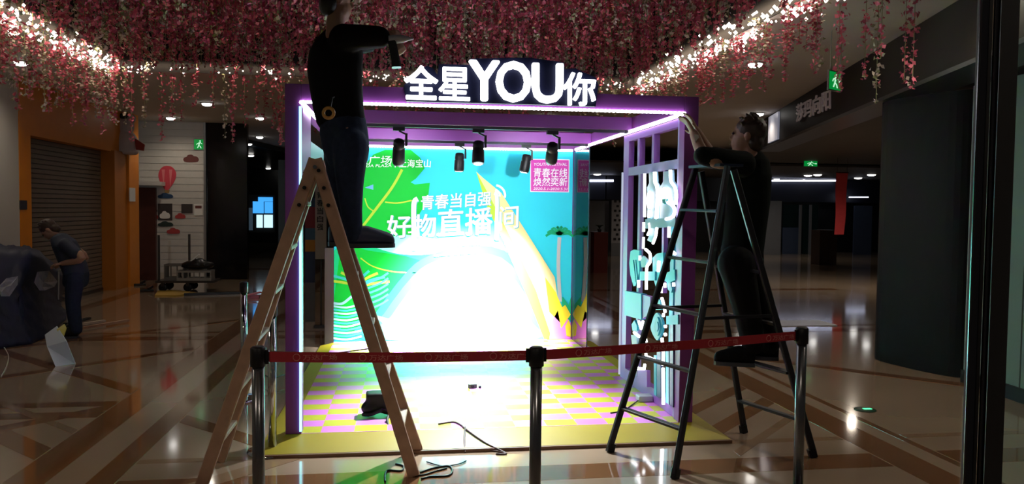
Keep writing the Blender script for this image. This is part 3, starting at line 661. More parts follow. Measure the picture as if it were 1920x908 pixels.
for p in (q1, q2): p.z = 0
stanchion(q1, 'slim polished stanchion behind the wooden ladder, farther from the booth', m_chrome)
stanchion(q2, 'slim polished stanchion close to the left purple booth post', m_chrome)
m_belt = mat('red_webbing', (0.33, 0.012, 0.022), 0.55, vary=0.08, scale=60); m_bprint = mat('faded_belt_print', (0.55, 0.16, 0.14), 0.6)
m_wall_txt = MATS['print_white']
def belt(a, b, za, zb, label, n_print):
    d = (b - a); d.z = 0; u = d.normalized(); p = a + u * 0.036; q = b - u * 0.036; L = (q - p).length; nr = V((u.y, -u.x, 0))
    t = thing('retractable_belt', ((a + b) / 2).to_tuple()[:2] + (za - 0.03,), label, 'belt', 'red belts between the stanchions')
    mb = MB(); n = 16; vs = []; fs = []
    for i in range(n + 1):
        s = i / n; c = p + u * L * s; z = za + (zb - za) * s - 0.006 * math.sin(math.pi * s)
        for e in (0.0008, -0.0008): vs += [c + nr * e + V((0, 0, z + 0.023)), c + nr * e + V((0, 0, z - 0.023))]
    for i in range(n):
        k = i * 4; j = k + 4
        fs += [(k, k + 1, j + 1, j), (k + 3, k + 2, j + 2, j + 3), (k, j, j + 2, k + 2), (k + 1, k + 3, j + 3, j + 1)]
    mb.add(vs, fs).build('webbing', m_belt, t)
    for e in (p, q): MB().bar(e + V((0, 0, za if e is p else zb)) - u * 0.012, e + V((0, 0, za if e is p else zb)) + u * 0.012, 0.014, 0.062).build('belt_clip', m_blk, t)
    for k in range(n_print):
        s = (k + 0.55) / n_print; c = p + u * L * s; z = za + (zb - za) * s - 0.006 * math.sin(math.pi * s) - 0.014
        o = c + nr * 0.0022; o.z = z
        if nr.y > 0: o = c - nr * 0.0022; o.z = z
        text_mesh('belt_lettering', '万达广场', o, o + u * 0.15 + V((0, 0, (zb - za) * 0.15 / L)), o + V((0, 0, 0.026)), m_bprint, t, bold=0.02)
        cc = o - u * 0.028 + V((0, 0, 0.013))
        MB().tube([cc + (u * math.cos(x) + V((0, 0, 1)) * math.sin(x)) * 0.015 for x in [2 * math.pi * i / 14 for i in range(14)]], 0.0022, 4, closed=True).build('belt_emblem', m_bprint, t)
belt(sL, sM, 0.933, 0.940, 'red printed belt from the left stanchion to the middle one', 4)
belt(sM, sR, 0.940, 0.936, 'red printed belt from the middle stanchion to the right one', 4)

# ------------------------------------------------------------------ wooden A ladder
m_wood = mat('worn_pale_wood', (0.36, 0.21, 0.135), 0.6, vary=0.3, scale=14, bump=0.1); m_rung = mat('wood_rung_light', (0.46, 0.38, 0.30), 0.55, vary=0.2, scale=16)
R1, R2, L1, L2 = on_z(776, 893), on_z(784, 848), on_z(378, 912), on_z(412, 866)
TN, TF = pd(592, 314, 4.50), pd(597, 318, 4.94)
wlad = thing('wooden_stepladder', ((R1 + R2 + L1 + L2) / 4).to_tuple(), 'tall worn wooden A-frame ladder the man in black stands on', 'ladder')
dep = (R2 - R1).normalized()
def rail_bar(p, q, ext=0.05):
    d = (q - p).normalized(); MB().bar(p + V((0, 0, 0.004)), q + d * ext, 0.070, 0.042, up=dep, bevel=0.006).build('rail', m_wood, wlad)
rail_bar(R1, TN + V((0.015, 0, 0))); rail_bar(R2, TF + V((0.015, 0, 0))); rail_bar(L1, TN + V((-0.02, 0.005, 0))); rail_bar(L2, TF + V((-0.02, 0.005, 0)))
lerp = lambda a, b, t: a + (b - a) * t
def wrung(a0, a1, b0, b1, z, nm='rung'):
    p = lerp(a0, a1, z / a1.z); q = lerp(b0, b1, z / b1.z)
    MB().bar(p, q, 0.055, 0.026, bevel=0.004).build(nm, m_rung, wlad)
for z in (0.28, 0.58, 0.88, 1.18, 1.335, 1.62): wrung(R1, TN, R2, TF, z)
for z in (0.25, 0.55, 0.83, 1.10, 1.36, 1.62): wrung(L1, TN, L2, TF, z)
MB().tube([TN + V((0, -0.05, 0.0)), TF + V((0, 0.05, 0.0))], 0.012, 8).build('hinge_rod', m_steel, wlad)
for t_ in (TN, TF):
    for dx, dz in ((0.05, -0.12), (-0.06, -0.12), (0.02, -0.02), (0.075, -0.22), (-0.09, -0.22)):
        MB().lathe(t_ + V((dx, -0.045 if t_ is TN else 0.03, dz)), (0, 1, 0), [(0, 0.011), (0.02, 0.011)], 8).build('bolt', m_blk, wlad)
MB().tube([lerp(R1, TN, .42) , lerp(R1, TN, .42) + V((-0.25, 0.05, -0.04)), lerp(L1, TN, .42)], 0.004, 5).build('stay_cord', mat('dull_cord', (0.12, 0.08, 0.06), 0.8), wlad)

# ------------------------------------------------------------------ dark metal A stepladder
m_lad = mat('dark_blue_painted_steel', (0.007, 0.008, 0.013), 0.5, 0.1, vary=0.2); m_step = mat('dull_blue_steel', (0.03, 0.045, 0.085), 0.34, 0.6, vary=0.2)
FL, FR, BL, BR = on_z(1143, 848), on_z(1265, 898), on_z(1395, 812), on_z(1525, 858)
TL, TR = pd(1304, 316, 5.28), pd(1364, 312, 4.86)
mlad = thing('metal_stepladder', ((FL + FR + BL + BR) / 4).to_tuple(), 'dark metal folding stepladder leaning feet wide beside the right booth post', 'ladder')
def leg(p, q): L_ = MB().bar(p + V((0, 0, 0.03)), q, 0.030, 0.042, bevel=0.006).build('leg', m_lad, mlad); MB().bar(p + V((0, 0, 0.001)), p + (q - p).normalized() * 0.06, 0.040, 0.052, bevel=0.006).build('foot_cap', m_blk, L_)
TLb, TRb = TL + V((0.05, 0.02, -0.02)), TR + V((0.05, 0.02, -0.02))
leg(FL, TL); leg(FR, TR); leg(BL, TLb); leg(BR, TRb)
for t_ in (0.15, 0.32, 0.49, 0.67, 0.85):
    a, b = lerp(TL, FL, t_), lerp(TR, FR, t_)
    MB().bar(a, b, 0.06 if t_ < 0.2 else 0.045, 0.018, bevel=0.003).build('step', m_step if t_ < 0.2 else m_lad, mlad)
for t_ in (0.35, 0.53, 0.70, 0.87):
    a, b = lerp(TLb, BL, t_), lerp(TRb, BR, t_)
    MB().bar(a, b, 0.045 if t_ != 0.7 else 0.07, 0.018, bevel=0.003).build('step', m_lad, mlad)
up_ = V((0, 0, 0.018)); c_ = (TL + TR) / 2
MB().hexa([TL + V((-.05, 0, 0)) , TR + V((-.05, 0, 0)), TR + V((.12, 0.03, 0)), TL + V((.12, 0.03, 0))] + [TL + V((-.05, 0, 0)) + up_, TR + V((-.05, 0, 0)) + up_, TR + V((.12, 0.03, 0)) + up_, TL + V((.12, 0.03, 0)) + up_]).build('top_plate', m_step, mlad)
for a, b in ((FL, BL), (FR, BR)):
    T_ = TL if a is FL else TR; Tb = TLb if a is FL else TRb
    MB().bar(lerp(T_, a, .50), lerp(Tb, b, .50), 0.012, 0.02).build('spreader', m_lad, mlad)
# ------------------------------------------------------------------ people
m_skin = mat('skin', (0.34, 0.19, 0.135), 0.55, vary=0.08, scale=12); m_hair = mat('black_hair', (0.010, 0.008, 0.008), 0.5, vary=0.4, scale=60); m_hair2 = mat('dark_brown_hair', (0.035, 0.018, 0.014), 0.5, vary=0.4, scale=60)
m_tee = mat('black_cotton', (0.007, 0.007, 0.008), 0.85, vary=0.25, scale=10, bump=0.2, spec=0.08); m_jean = mat('dark_denim', (0.020, 0.030, 0.058), 0.85, vary=0.3, scale=30, bump=0.2, spec=0.1)
m_shoe = mat('navy_trainer', (0.018, 0.028, 0.075), 0.5, vary=0.2); m_sole = mat('dark_rubber_sole', (0.03, 0.035, 0.05), 0.6)
m_tee2 = mat('dark_green_black_cotton', (0.006, 0.009, 0.008), 0.85, vary=0.25, scale=10, bump=0.2, spec=0.08); m_trs = mat('black_trousers', (0.006, 0.006, 0.007), 0.85, vary=0.25, scale=12, bump=0.2, spec=0.08)
m_shirt3 = mat('faded_blue_cotton', (0.016, 0.026, 0.055), 0.8, vary=0.2, scale=10, bump=0.2)
VZ = V((0, 0, 1))
def limb(mb, pts, rs, n=12, sm=4):
    P = curve_pts(pts, sm); R = []
    m = len(pts)
    for i in range(len(P)):
        s = i / (len(P) - 1) * (m - 1); k = min(int(s), m - 2); R.append(rs[k] + (rs[k + 1] - rs[k]) * (s - k))
    mb.tube(P, R, n); mb.ball(P[0], R[0]); mb.ball(P[-1], R[-1])
def sections(mb, secs, side, front, n=18):
    mb.loft([(c, side * a, front * b) for c, a, b in secs], n)
    mb.ball(secs[0][0], secs[0][1], secs[0][2], secs[0][2] * 0.6, axes=(side, front, side.cross(front))); mb.ball(secs[-1][0], secs[-1][1], secs[-1][2], secs[-1][2] * 0.6, axes=(side, front, side.cross(front)))
def head_shape(mb, c, f, s, up, h=0.235):
    """head centred at c, facing f, s = its right, up; h = height"""
    k = h / 0.235
    mb.ball(c + up * 0.025 * k - f * 0.012 * k, 0.076 * k, 0.094 * k, 0.092 * k, 16, 12, (s, f, up))
    mb.ball(c - up * 0.045 * k + f * 0.020 * k, 0.060 * k, 0.070 * k, 0.072 * k, 14, 10, (s, f, up))
    mb.ball(c - up * 0.10 * k + f * 0.050 * k, 0.030 * k, 0.028 * k, 0.020 * k, 10, 8, (s, f, up))
    mb.loft([(c + up * 0.012 * k + f * 0.080 * k, s * 0.008 * k, up * 0.01 * k), (c - up * 0.022 * k + f * 0.104 * k, s * 0.015 * k, up * 0.012 * k), (c - up * 0.036 * k + f * 0.082 * k, s * 0.016 * k, up * 0.008 * k)], 8)
    for e in (-1, 1):
        mb.ball(c + s * 0.078 * k * e - up * 0.005 * k - f * 0.012 * k, 0.010 * k, 0.020 * k, 0.032 * k, 8, 8, (s, f, up))
        mb.ball(c + s * 0.032 * k * e + up * 0.018 * k + f * 0.078 * k, 0.018 * k, 0.010 * k, 0.008 * k, 8, 6, (s, f, up))
    mb.ball(c - up * 0.062 * k + f * 0.084 * k, 0.024 * k, 0.009 * k, 0.007 * k, 8, 6, (s, f, up))
def face_bits(c, f, s, up, par, h=0.235):
    k = h / 0.235
    for e in (-1, 1):
        MB().ball(c + s * 0.032 * k * e + up * 0.008 * k + f * 0.081 * k, 0.013 * k, 0.009 * k, 0.009 * k, 8, 6, (s, f, up)).build('eye', mat('eye_dark', (0.02, 0.015, 0.012), 0.2), par)
    MB().ball(c - up * 0.062 * k + f * 0.089 * k, 0.022 * k, 0.006 * k, 0.006 * k, 8, 6, (s, f, up)).build('mouth', mat('lip', (0.26, 0.10, 0.08), 0.5), par)
def hair_cap(c, f, s, up, m, par, h=0.235, wild=0.0):
    k = h / 0.235; mb = MB()
    mb.ball(c + up * 0.042 * k - f * 0.024 * k, 0.086 * k, 0.100 * k, 0.092 * k, 18, 12, (s, f, up))
    mb.ball(c - up * 0.030 * k - f * 0.058 * k, 0.074 * k, 0.055 * k, 0.070 * k, 14, 10, (s, f, up))
    rr = random.Random(3)
    for i in range(46):
        a = rr.uniform(0, 6.28); t = rr.uniform(0.05, 1.35)
        d = s * math.cos(a) * math.sin(t) + f * math.sin(a) * math.sin(t) + up * math.cos(t)
        if d.dot(f) > 0.75: continue
        p = c + up * 0.040 * k - f * 0.022 * k + d * 0.088 * k
        q = p + (d * 0.5 + f * 0.3 + V((rr.uniform(-.5, .5), rr.uniform(-.5, .5), rr.uniform(-.4, .3)))).normalized() * (0.022 + wild) * k
        mb.tube([p - d * 0.015 * k, (p + q) / 2 + d * 0.005, q], [0.013 * k, 0.010 * k, 0.003 * k], 6)
    return remeshed(mb, 'hair', m, par, 0.006, 2)
def hand(mb, wrist, d, palm, curl=0.6, side=1, s=1.0, spread=0.12):
    """palm and five fingers; d = along the hand, palm = palm normal, side = which side the thumb leaves"""
    d = d.normalized(); palm = (palm - d * palm.dot(d)).normalized(); w_ = d.cross(palm) * side
    mb.loft([(wrist - d * 0.01 * s, w_ * 0.026 * s, palm * 0.019 * s), (wrist + d * 0.035 * s, w_ * 0.038 * s, palm * 0.016 * s), (wrist + d * 0.085 * s, w_ * 0.042 * s, palm * 0.013 * s), (wrist + d * 0.098 * s, w_ * 0.036 * s, palm * 0.010 * s)], 12)
    for i, L in enumerate((0.070, 0.080, 0.075, 0.058)):
        o = wrist + d * 0.090 * s + w_ * (0.030 - 0.020 * i) * s
        dd = (d + w_ * spread * (1.5 - i) * 0.5).normalized(); p = o; pts = [o - dd * 0.02 * s, o]; ang = 0.0
        for sg in (0.45, 0.32, 0.23):
            ang += curl * 0.75; q = dd * math.cos(ang) + palm * math.sin(ang); p = p + q * L * sg * s; pts.append(p)
        mb.tube(pts, [0.0098 * s, 0.0096 * s, 0.0092 * s, 0.0085 * s, 0.0065 * s], 8)
    o = wrist + d * 0.025 * s + w_ * 0.032 * s; t1 = o + (w_ * 0.7 + d * 0.6 + palm * 0.25) * 0.036 * s
    t2 = t1 + (w_ * 0.2 + d * 0.85 + palm * 0.4 * (0.5 + curl)) * 0.030 * s
    mb.tube([o - w_ * 0.012 * s, o, t1, t2], [0.014 * s, 0.013 * s, 0.0105 * s, 0.008 * s], 8)
def shoe(heel, d, par, L=0.27, m=m_shoe):
    """heel = floor point under the heel"""
    d = V(d); d.z = 0; d = d.normalized(); s = d.cross(VZ); h = V(heel)
    P = [(0.0, .034, .054), (0.05, .042, .060), (0.11, .044, .060), (0.17, .048, .050), (0.225, .046, .040), (0.25, .038, .034), (0.264, .022, .020)]
    k = L / 0.27
    mb = MB().loft([(h + d * x * k + VZ * (0.018 + hh), s * w_, VZ * hh) for x, w_, hh in P], 14)
    mb.tube([h + d * 0.055 + VZ * 0.07, h + d * 0.05 + VZ * 0.125], [0.050, 0.044], 12)
    sh = remeshed(mb, 'shoe', m, par, 0.008, 2)
    a = [h + d * x * k + s * w_ * 1.02 for x, w_, hh in P]; b = [h + d * x * k - s * w_ * 1.02 for x, w_, hh in reversed(P)]
    so = MB().prism([p + VZ * 0.002 for p in a + b], VZ * 0.026).build('sole', m_sole, sh)

# ---- man in black on the wooden ladder (seen from behind his right side, facing the sign)
def man_one():
    D = 4.76; f = (RT * 0.93 + FW * 0.36); f.z = 0; f = f.normalized(); s = f.cross(VZ)      # s = his right, towards the camera
    base = (lerp(R1, TN, 1.34 / TN.z) + lerp(R2, TF, 1.34 / TF.z)) / 2
    t = thing('person', tuple(base), 'man in black shirt and dark jeans standing high on the wooden ladder', 'person')
    px = D / FPX
    hc = pd(632, 2, D); neck = pd(629, 50, D)
    body = MB(); hf = (f * 0.9 + FW * 0.25).normalized(); hs = hf.cross(VZ)
    head_shape(body, hc, hf, hs, VZ); limb(body, [pd(628, 75, D), pd(629, 50, D), hc - VZ * 0.05], [0.062, 0.056, 0.054])
    # right arm, stretched towards the sign
    shR, elR, wrR = pd(650, 78, D - 0.10), pd(699, 74, D - 0.16), pd(731, 68, D - 0.12)
    limb(body, [shR, elR, wrR], [0.05, 0.042, 0.030]); hand(body, wrR, (RT * 0.5 - VZ * 0.65 + FW * 0.15), (RT * -0.2 + FW * 1.0), 1.0, 1)
    # left arm, reaching forward on the far side
    shL, elL, wrL = pd(640, 80, D + 0.22), pd(676, 84, D + 0.36), pd(716, 70, D + 0.42)
    limb(body, [shL, elL, wrL], [0.05, 0.042, 0.030]); hand(body, wrL, (RT * 0.9 + FW * 0.2 + VZ * 0.2), (FW * 1.0), 0.7, -1)
    # lower trunk and legs under the clothes
    limb(body, [pd(630, 100, D), pd(640, 235, D)], [0.07, 0.07])
    for hp, kn, an, dd in ((pd(652, 250, D - .07), pd(655, 345, D - .08), pd(661, 432, D - .06), 1), (pd(640, 250, D + .09), pd(640, 345, D + .1), pd(636, 436, D + .10), -1)):
        limb(body, [hp, kn, an], [0.05, 0.045, 0.036])
    remeshed(body, 'body', m_skin, t, 0.0065, 3)
    face_bits(hc, hf, hs, VZ, t); hair_cap(hc, hf, hs, VZ, m_hair, t)
    sh = MB()
    rows = [(56, 606, 664, .40), (72, 590, 678, .5), (95, 577, 684, .58), (130, 573, 682, .64), (170, 579, 682, .66), (205, 585, 684, .70), (232, 592, 688, .72)]
    sd = (RT * 0.97 - FW * 0.2).normalized(); sd.z = 0; sd.normalize(); fr = VZ.cross(sd)
    sections(sh, [(pd((a + b) / 2, y, D + 0.02), (b - a) / 2 * px, (b - a) / 2 * px * k) for y, a, b, k in rows], sd, fr)
    limb(sh, [pd(645, 74, D - .06), pd(672, 70, D - .12), pd(712, 70, D - .15)], [0.095, 0.078, 0.066])
    limb(sh, [pd(640, 80, D + .18), pd(664, 82, D + .3), pd(690, 82, D + .38)], [0.085, 0.072, 0.06])
    remeshed(sh, 'shirt', m_tee, t, 0.011, 5)
    tr = MB()
    sections(tr, [(pd((a + b) / 2, y, D + 0.02), (b - a) / 2 * px, (b - a) / 2 * px * k) for y, a, b, k in [(222, 600, 687, .8), (250, 599, 691, .9), (278, 604, 693, .95), (300, 612, 690, .9)]], sd, fr)
    limb(tr, [pd(657, 275, D - .06), pd(656, 340, D - .08), pd(659, 395, D - .07), pd(661, 438, D - .06)], [0.115, 0.086, 0.066, 0.062])
    limb(tr, [pd(638, 275, D + .08), pd(640, 340, D + .1), pd(641, 395, D + .1), pd(637, 440, D + .10)], [0.112, 0.084, 0.064, 0.06])
    remeshed(tr, 'trousers', m_jean, t, 0.011, 4)
    zs = 1.353
    a = pd(650, 470, D - .07); a.z = zs; shoe(a, f, t, 0.30)
    a = pd(616, 470, D + .10); a.z = zs; shoe(a, f, t, 0.29)
    return t, wrR
man1, wr1 = man_one()
# drill and tape roll
hx = pd(741, 84, 4.60)
dl = thing('cordless_drill', tuple(hx), 'dark handheld power tool with pale nose in the ladder man\'s hand', 'drill')
MB().bar(hx + V((-.02, 0, 0.02)), hx + V((0.005, 0, -0.10)), 0.042, 0.05, bevel=0.01).bar(hx + V((0.005, 0, -.10)), hx + V((0.008, 0, -.135)), 0.055, 0.075, bevel=0.01).build('grip', m_blk, dl)
MB().lathe(hx + V((-.04, 0, 0.03)), (1, 0.1, 0.1), [(0, .022), (.05, .026), (.09, .022), (.12, .012), (.15, .006)], 14).build('motor_nose', mat('pale_grey_plastic', (0.42, 0.44, 0.5), 0.4), dl)
tc_ = pd(616, 212, 4.48)
tp_ = thing('tape_roll', tuple(tc_), 'small yellow tape roll hanging at the ladder man\'s hip', 'tape')
MB().tube([tc_ + (RT * math.cos(a) + VZ * math.sin(a)) * 0.030 for a in [2 * math.pi * i / 20 for i in range(20)]], 0.010, 8, closed=True).build('tape_ring', mat('yellow_brown_tape', (0.5, 0.27, 0.05), 0.4), tp_)
MB().tube([tc_ + VZ * 0.03 + RT * 0.01, tc_ + VZ * 0.10 + FW * 0.08, tc_ + VZ * 0.12 + FW * 0.14], 0.006, 6).build('tape_strap', m_blk, tp_)

# ---- man on the metal ladder, arms up to the booth post
def man_two():
    D = 5.22; px = D / FPX
    f = (-RT * 0.92 + FW * 0.25); f.z = 0; f = f.normalized(); s = f.cross(VZ)
    base = pd(1405, 668, D)
    t = thing('person', tuple(base), 'man in dark clothes on the metal stepladder reaching up to the right booth post', 'person')
    hc = pd(1400, 256, D); hf = (f * 0.9 + FW * 0.1 + VZ * 0.12).normalized(); hs = hf.cross(VZ).normalized(); hu = hs.cross(hf)
    body = MB(); head_shape(body, hc, hf, hs, hu, 0.25); limb(body, [pd(1408, 310, D), pd(1406, 290, D), hc - VZ * 0.05], [0.07, 0.058, 0.055])
    for k, (sh, el, wr, tgt) in enumerate(((pd(1385, 310, D - .17), pd(1326, 296, D - .28), pd(1302, 252, D - .14), V((XR, Y0, 0))), (pd(1390, 306, D + .17), pd(1338, 292, D + .26), pd(1306, 246, D + .20), V((XR, Y0, 0))))):
        limb(body, [sh, el, wr], [0.05, 0.044, 0.032])
        d = -RT * 0.45 + VZ * 0.85 + FW * (0.25 if k == 0 else -0.1)
        hand(body, wr, d, (-RT * 1.0 - VZ * 0.3), 0.35, 1 if k else -1)
    limb(body, [pd(1402, 330, D), pd(1392, 470, D)], [0.07, 0.07])
    for dd, hp, kn, an in ((-.11, (1382, 485), (1398, 570), (1412, 638)), (.12, (1392, 485), (1412, 570), (1440, 638))):
        limb(body, [pd(*hp, D + dd), pd(*kn, D + dd), pd(*an, D + dd)], [0.05, 0.045, 0.036])
    remeshed(body, 'body', m_skin, t, 0.0065, 3); face_bits(hc, hf, hs, hu, t, 0.25); hair_cap(hc, hf, hs, hu, m_hair2, t, 0.25, 0.01)
    sd = (RT * 0.97 - FW * 0.2); sd.z = 0; sd.normalize(); fr = VZ.cross(sd)
    sh = MB()
    rows = [(288, 1386, 1432, .5), (302, 1372, 1442, .62), (330, 1364, 1446, .75), (380, 1362, 1443, .78), (430, 1358, 1436, .78), (478, 1352, 1430, .78)]
    sections(sh, [(pd((a + b) / 2, y, D), (b - a) / 2 * px, (b - a) / 2 * px * k) for y, a, b, k in rows], sd, fr)
    limb(sh, [pd(1392, 308, D - .14), pd(1355, 300, D - .22), pd(1318, 292, D - .27)], [0.09, 0.074, 0.062]); limb(sh, [pd(1394, 306, D + .14), pd(1360, 298, D + .2), pd(1332, 291, D + .25)], [0.09, 0.072, 0.062])
    remeshed(sh, 'shirt', m_tee2, t, 0.011, 5)
    tr = MB()
    sections(tr, [(pd((a + b) / 2, y, D), (b - a) / 2 * px, (b - a) / 2 * px * k) for y, a, b, k in [(465, 1352, 1430, .78), (500, 1354, 1432, .8)]], sd, fr)
    limb(tr, [pd(1380, 495, D - .1), pd(1398, 570, D - .11), pd(1412, 645, D - .11)], [0.125, 0.095, 0.075]); limb(tr, [pd(1398, 495, D + .1), pd(1418, 570, D + .12), pd(1442, 645, D + .12)], [0.122, 0.095, 0.075])
    remeshed(tr, 'trousers', m_trs, t, 0.011, 4)
    zs = lerp(TLb, BL, .7).z + 0.010
    for x, dd in ((1416, -.11), (1460, .12)):
        a = pd(x, 660, D + dd); a.z = zs; shoe(a, f, t, 0.27, m_trs)
    return t
man2 = man_two()
pc = pd(1308, 272, 4.98)
sh_ = thing('paper_sheet', tuple(pc), 'curled pale strip hanging by the raised forearm at the right booth post', 'strip')
q = curve_pts([pd(1301, 252, 4.98), pd(1304, 268, 4.98), pd(1310, 295, 4.98)], 4); mb = MB(); vs = [p for a in q for p in (a, a + RT * 0.035 + FW * 0.02)]
mb.add(vs + [v + FW * 0.002 for v in vs], [(2*i, 2*i+1, 2*i+3, 2*i+2) for i in range(len(q)-1)] + [(2*i+1+len(vs), 2*i+len(vs), 2*i+2+len(vs), 2*i+3+len(vs)) for i in range(len(q)-1)]).build('strip', mat('white_paper', (0.6, 0.58, 0.55), 0.6), sh_)

# ---- person bending over the covered table at the left
def man_three():
    D = 9.35; px = D / FPX; g = on_z(140, 632); D = (g - CAM).dot(FW); px = D / FPX
    t = thing('person', tuple(g), 'stooping person in dark blue shirt bent over the tarp heap by the shutter', 'person')
    f = (-RT * 0.9 - FW * 0.2); f.z = 0; f.normalize(); s = f.cross(VZ)
    hc = pd(92, 432, D); hf = (f * 0.6 - VZ * 0.75).normalized(); hs = hf.cross(VZ).normalized(); hu = hs.cross(hf)
    body = MB(); head_shape(body, hc, hf, hs, hu); limb(body, [pd(112, 452, D), pd(104, 444, D), hc], [0.06, 0.055, 0.055])
    wr = []
    for dd, x in ((-.16, 0), (.16, 6)):
        limb(body, [pd(122 + x, 458, D + dd), pd(154 + x, 484, D + dd * 1.4), pd(118 + x, 494, D + dd)], [0.05, 0.045, 0.032])
        hand(body, pd(118 + x, 494, D + dd), -RT + VZ * -0.15, -VZ, 0.6, 1 if dd < 0 else -1)
    limb(body, [pd(122, 462, D), pd(142, 512, D)], [0.07, 0.07])
    for dd in (-.1, .1): limb(body, [pd(141, 515, D + dd), pd(137, 565, D + dd), pd(142, 615, D + dd)], [0.05, 0.045, 0.036])
    remeshed(body, 'body', m_skin, t, 0.0075, 3); face_bits(hc, hf, hs, hu, t); hair_cap(hc, hf, hs, hu, m_hair2, t)
    sh = MB(); ax = (pd(145, 515, D) - pd(118, 452, D)).normalized(); fr = s.cross(ax).normalized()
    sections(sh, [(pd(x, y, D), a, b) for x, y, a, b in ((112, 447, .15, .10), (121, 458, .20, .13), (131, 480, .19, .14), (140, 502, .18, .14), (144, 516, .17, .14))], s, fr)
    for dd in (-.16, .16): limb(sh, [pd(123, 460, D + dd), pd(143, 476, D + dd * 1.3)], [0.085, 0.068])
    remeshed(sh, 'shirt', m_shirt3, t, 0.013, 5)
    tr = MB(); sections(tr, [(pd(143, 512, D), .17, .14), (pd(142, 530, D), .18, .14)], s, f)
    for dd in (-.1, .1): limb(tr, [pd(141, 525, D + dd), pd(137, 568, D + dd), pd(143, 618, D + dd)], [0.11, 0.085, 0.07])
    remeshed(tr, 'trousers', m_jean, t, 0.013, 4)
    for dd in (-.1, .1): a = pd(147, 632, D + dd); a.z = 0.001; shoe(a, f, t, 0.27, m_blk)
man_three()
# ------------------------------------------------------------------ foreground glass door at the right
dx = pd(1850, 454, 1.25); dx.z = 0; dd_ = (RT * 0.87 - FW * 0.5); dd_.z = 0; dd_.normalize(); dn_ = V((-dd_.y, dd_.x, 0))
def dbar(mb, a, b, t, z0=0.0, z1=3.0, o=0.0):
    p = [dx + dd_ * a + dn_ * (o - t), dx + dd_ * b + dn_ * (o - t), dx + dd_ * b + dn_ * (o + t), dx + dd_ * a + dn_ * (o + t)]
    return mb.hexa([q + VZ * z0 for q in p] + [q + VZ * z1 for q in p])
m_gun = mat('gunmetal_door_profile', (0.045, 0.043, 0.048), 0.22, 0.9); m_rub = mat('black_rubber_seal', (0.008, 0.007, 0.007), 0.5)
door = st(dbar(MB(), -0.022, -0.008, 0.02).build('door_2', m_gun, bevel=0.004), 'tall dark metal edge of a glass door close at the right')
dbar(MB(), -0.0245, -0.0224, 0.012).build('bright_edge', mat('bright_steel_edge', (0.75, 0.82, 0.85), 0.12, 1.0), door)
dbar(MB(), -0.0078, -0.003, 0.012).build('groove', m_rub, door)
MB().tube([dx + dd_ * 0.0025 - dn_ * 0.008, dx + dd_ * 0.0025 - dn_ * 0.008 + VZ * 3.0], 0.005, 10).build('round_bead', m_gun, door)
dbar(MB(), 0.008, 0.032, 0.022).build('rubber_seal', m_rub, door)
dbar(MB(), 0.0325, 0.5, 0.004, 0.05, 2.9).build('glass_pane', glass_mat('door_glass', (0.86, 0.93, 0.91)), door)

# ------------------------------------------------------------------ ceiling downlights
m_lens = lamp_mat('downlight_lens', (1.0, 0.97, 0.92), 9.0); m_ring = mat('downlight_ring', (0.45, 0.43, 0.40), 0.4)
def downlight(px, py, label, power=40, r=0.085, z=ZC, group='round ceiling downlights', col=(1.0, 0.86, 0.68)):
    p = on_z(px, py, z)
    t = thing('ceiling_downlight', (p.x, p.y, z - 0.02), label, 'ceiling light', group)
    MB().lathe((p.x, p.y, z - 0.016), VZ, [(0, r + 0.02), (0.004, r + 0.026), (0.014, r + 0.026)], 18).build('ring', m_ring, t)
    MB().lathe((p.x, p.y, z - 0.026), VZ, [(-0.030, r * 0.35), (-0.024, r * 0.7), (-0.010, r * 0.94), (0.0095, r)], 18).build('lens', m_lens, t)
    if power: spot_light('downlight_beam', (p.x, p.y, z - 0.04), (p.x, p.y, 0), power * 2.1, col, 150, 0.8, r)
for px, py, lab, pw in ((38, 115, 'downlight near the far left picture edge above the pale pier', 45), (280, 228, 'downlight just above the top left of the boarded wall', 30), (320, 220, 'downlight above the boarded wall, to the right of its twin', 30),
        (388, 193, 'downlight above the green exit sign among the back garlands', 35), (487, 220, 'nearer of the two downlights just left of the purple booth', 30), (487, 256, 'farther of the two downlights just left of the purple booth', 20),
        (1416, 118, 'large downlight right of the booth, nearest of the right ceiling', 75), (1423, 212, 'downlight above the head of the man on the metal ladder', 30), (2, 163, 'downlight cut off by the left picture edge', 20),
        (1024, 216, 'downlight seen through the open roof of the booth', 0)):
    downlight(px, py, lab, pw)
for px, py in ((393, 269), (465, 269), (470, 291), (503, 315)):
    downlight(px, py, 'small downlight deep in the dark corridor left of the booth', 0, 0.10, ZC - 0.15, 'distant downlights in the dark corridor')
for px, py in ((1120, 326), (1116, 334), (1160, 335), (1392, 325), (1400, 325), (1410, 332), (1455, 335), (1464, 336), (1515, 328), (1533, 327), (1504, 336), (1523, 337), (1609, 333), (1634, 327), (1300, 341), (1350, 342), (1442, 343)):
    downlight(px, py, 'tiny far downlight at the end of the mall right of the booth', 0, 0.13, 2.9, 'distant downlights at the far end')
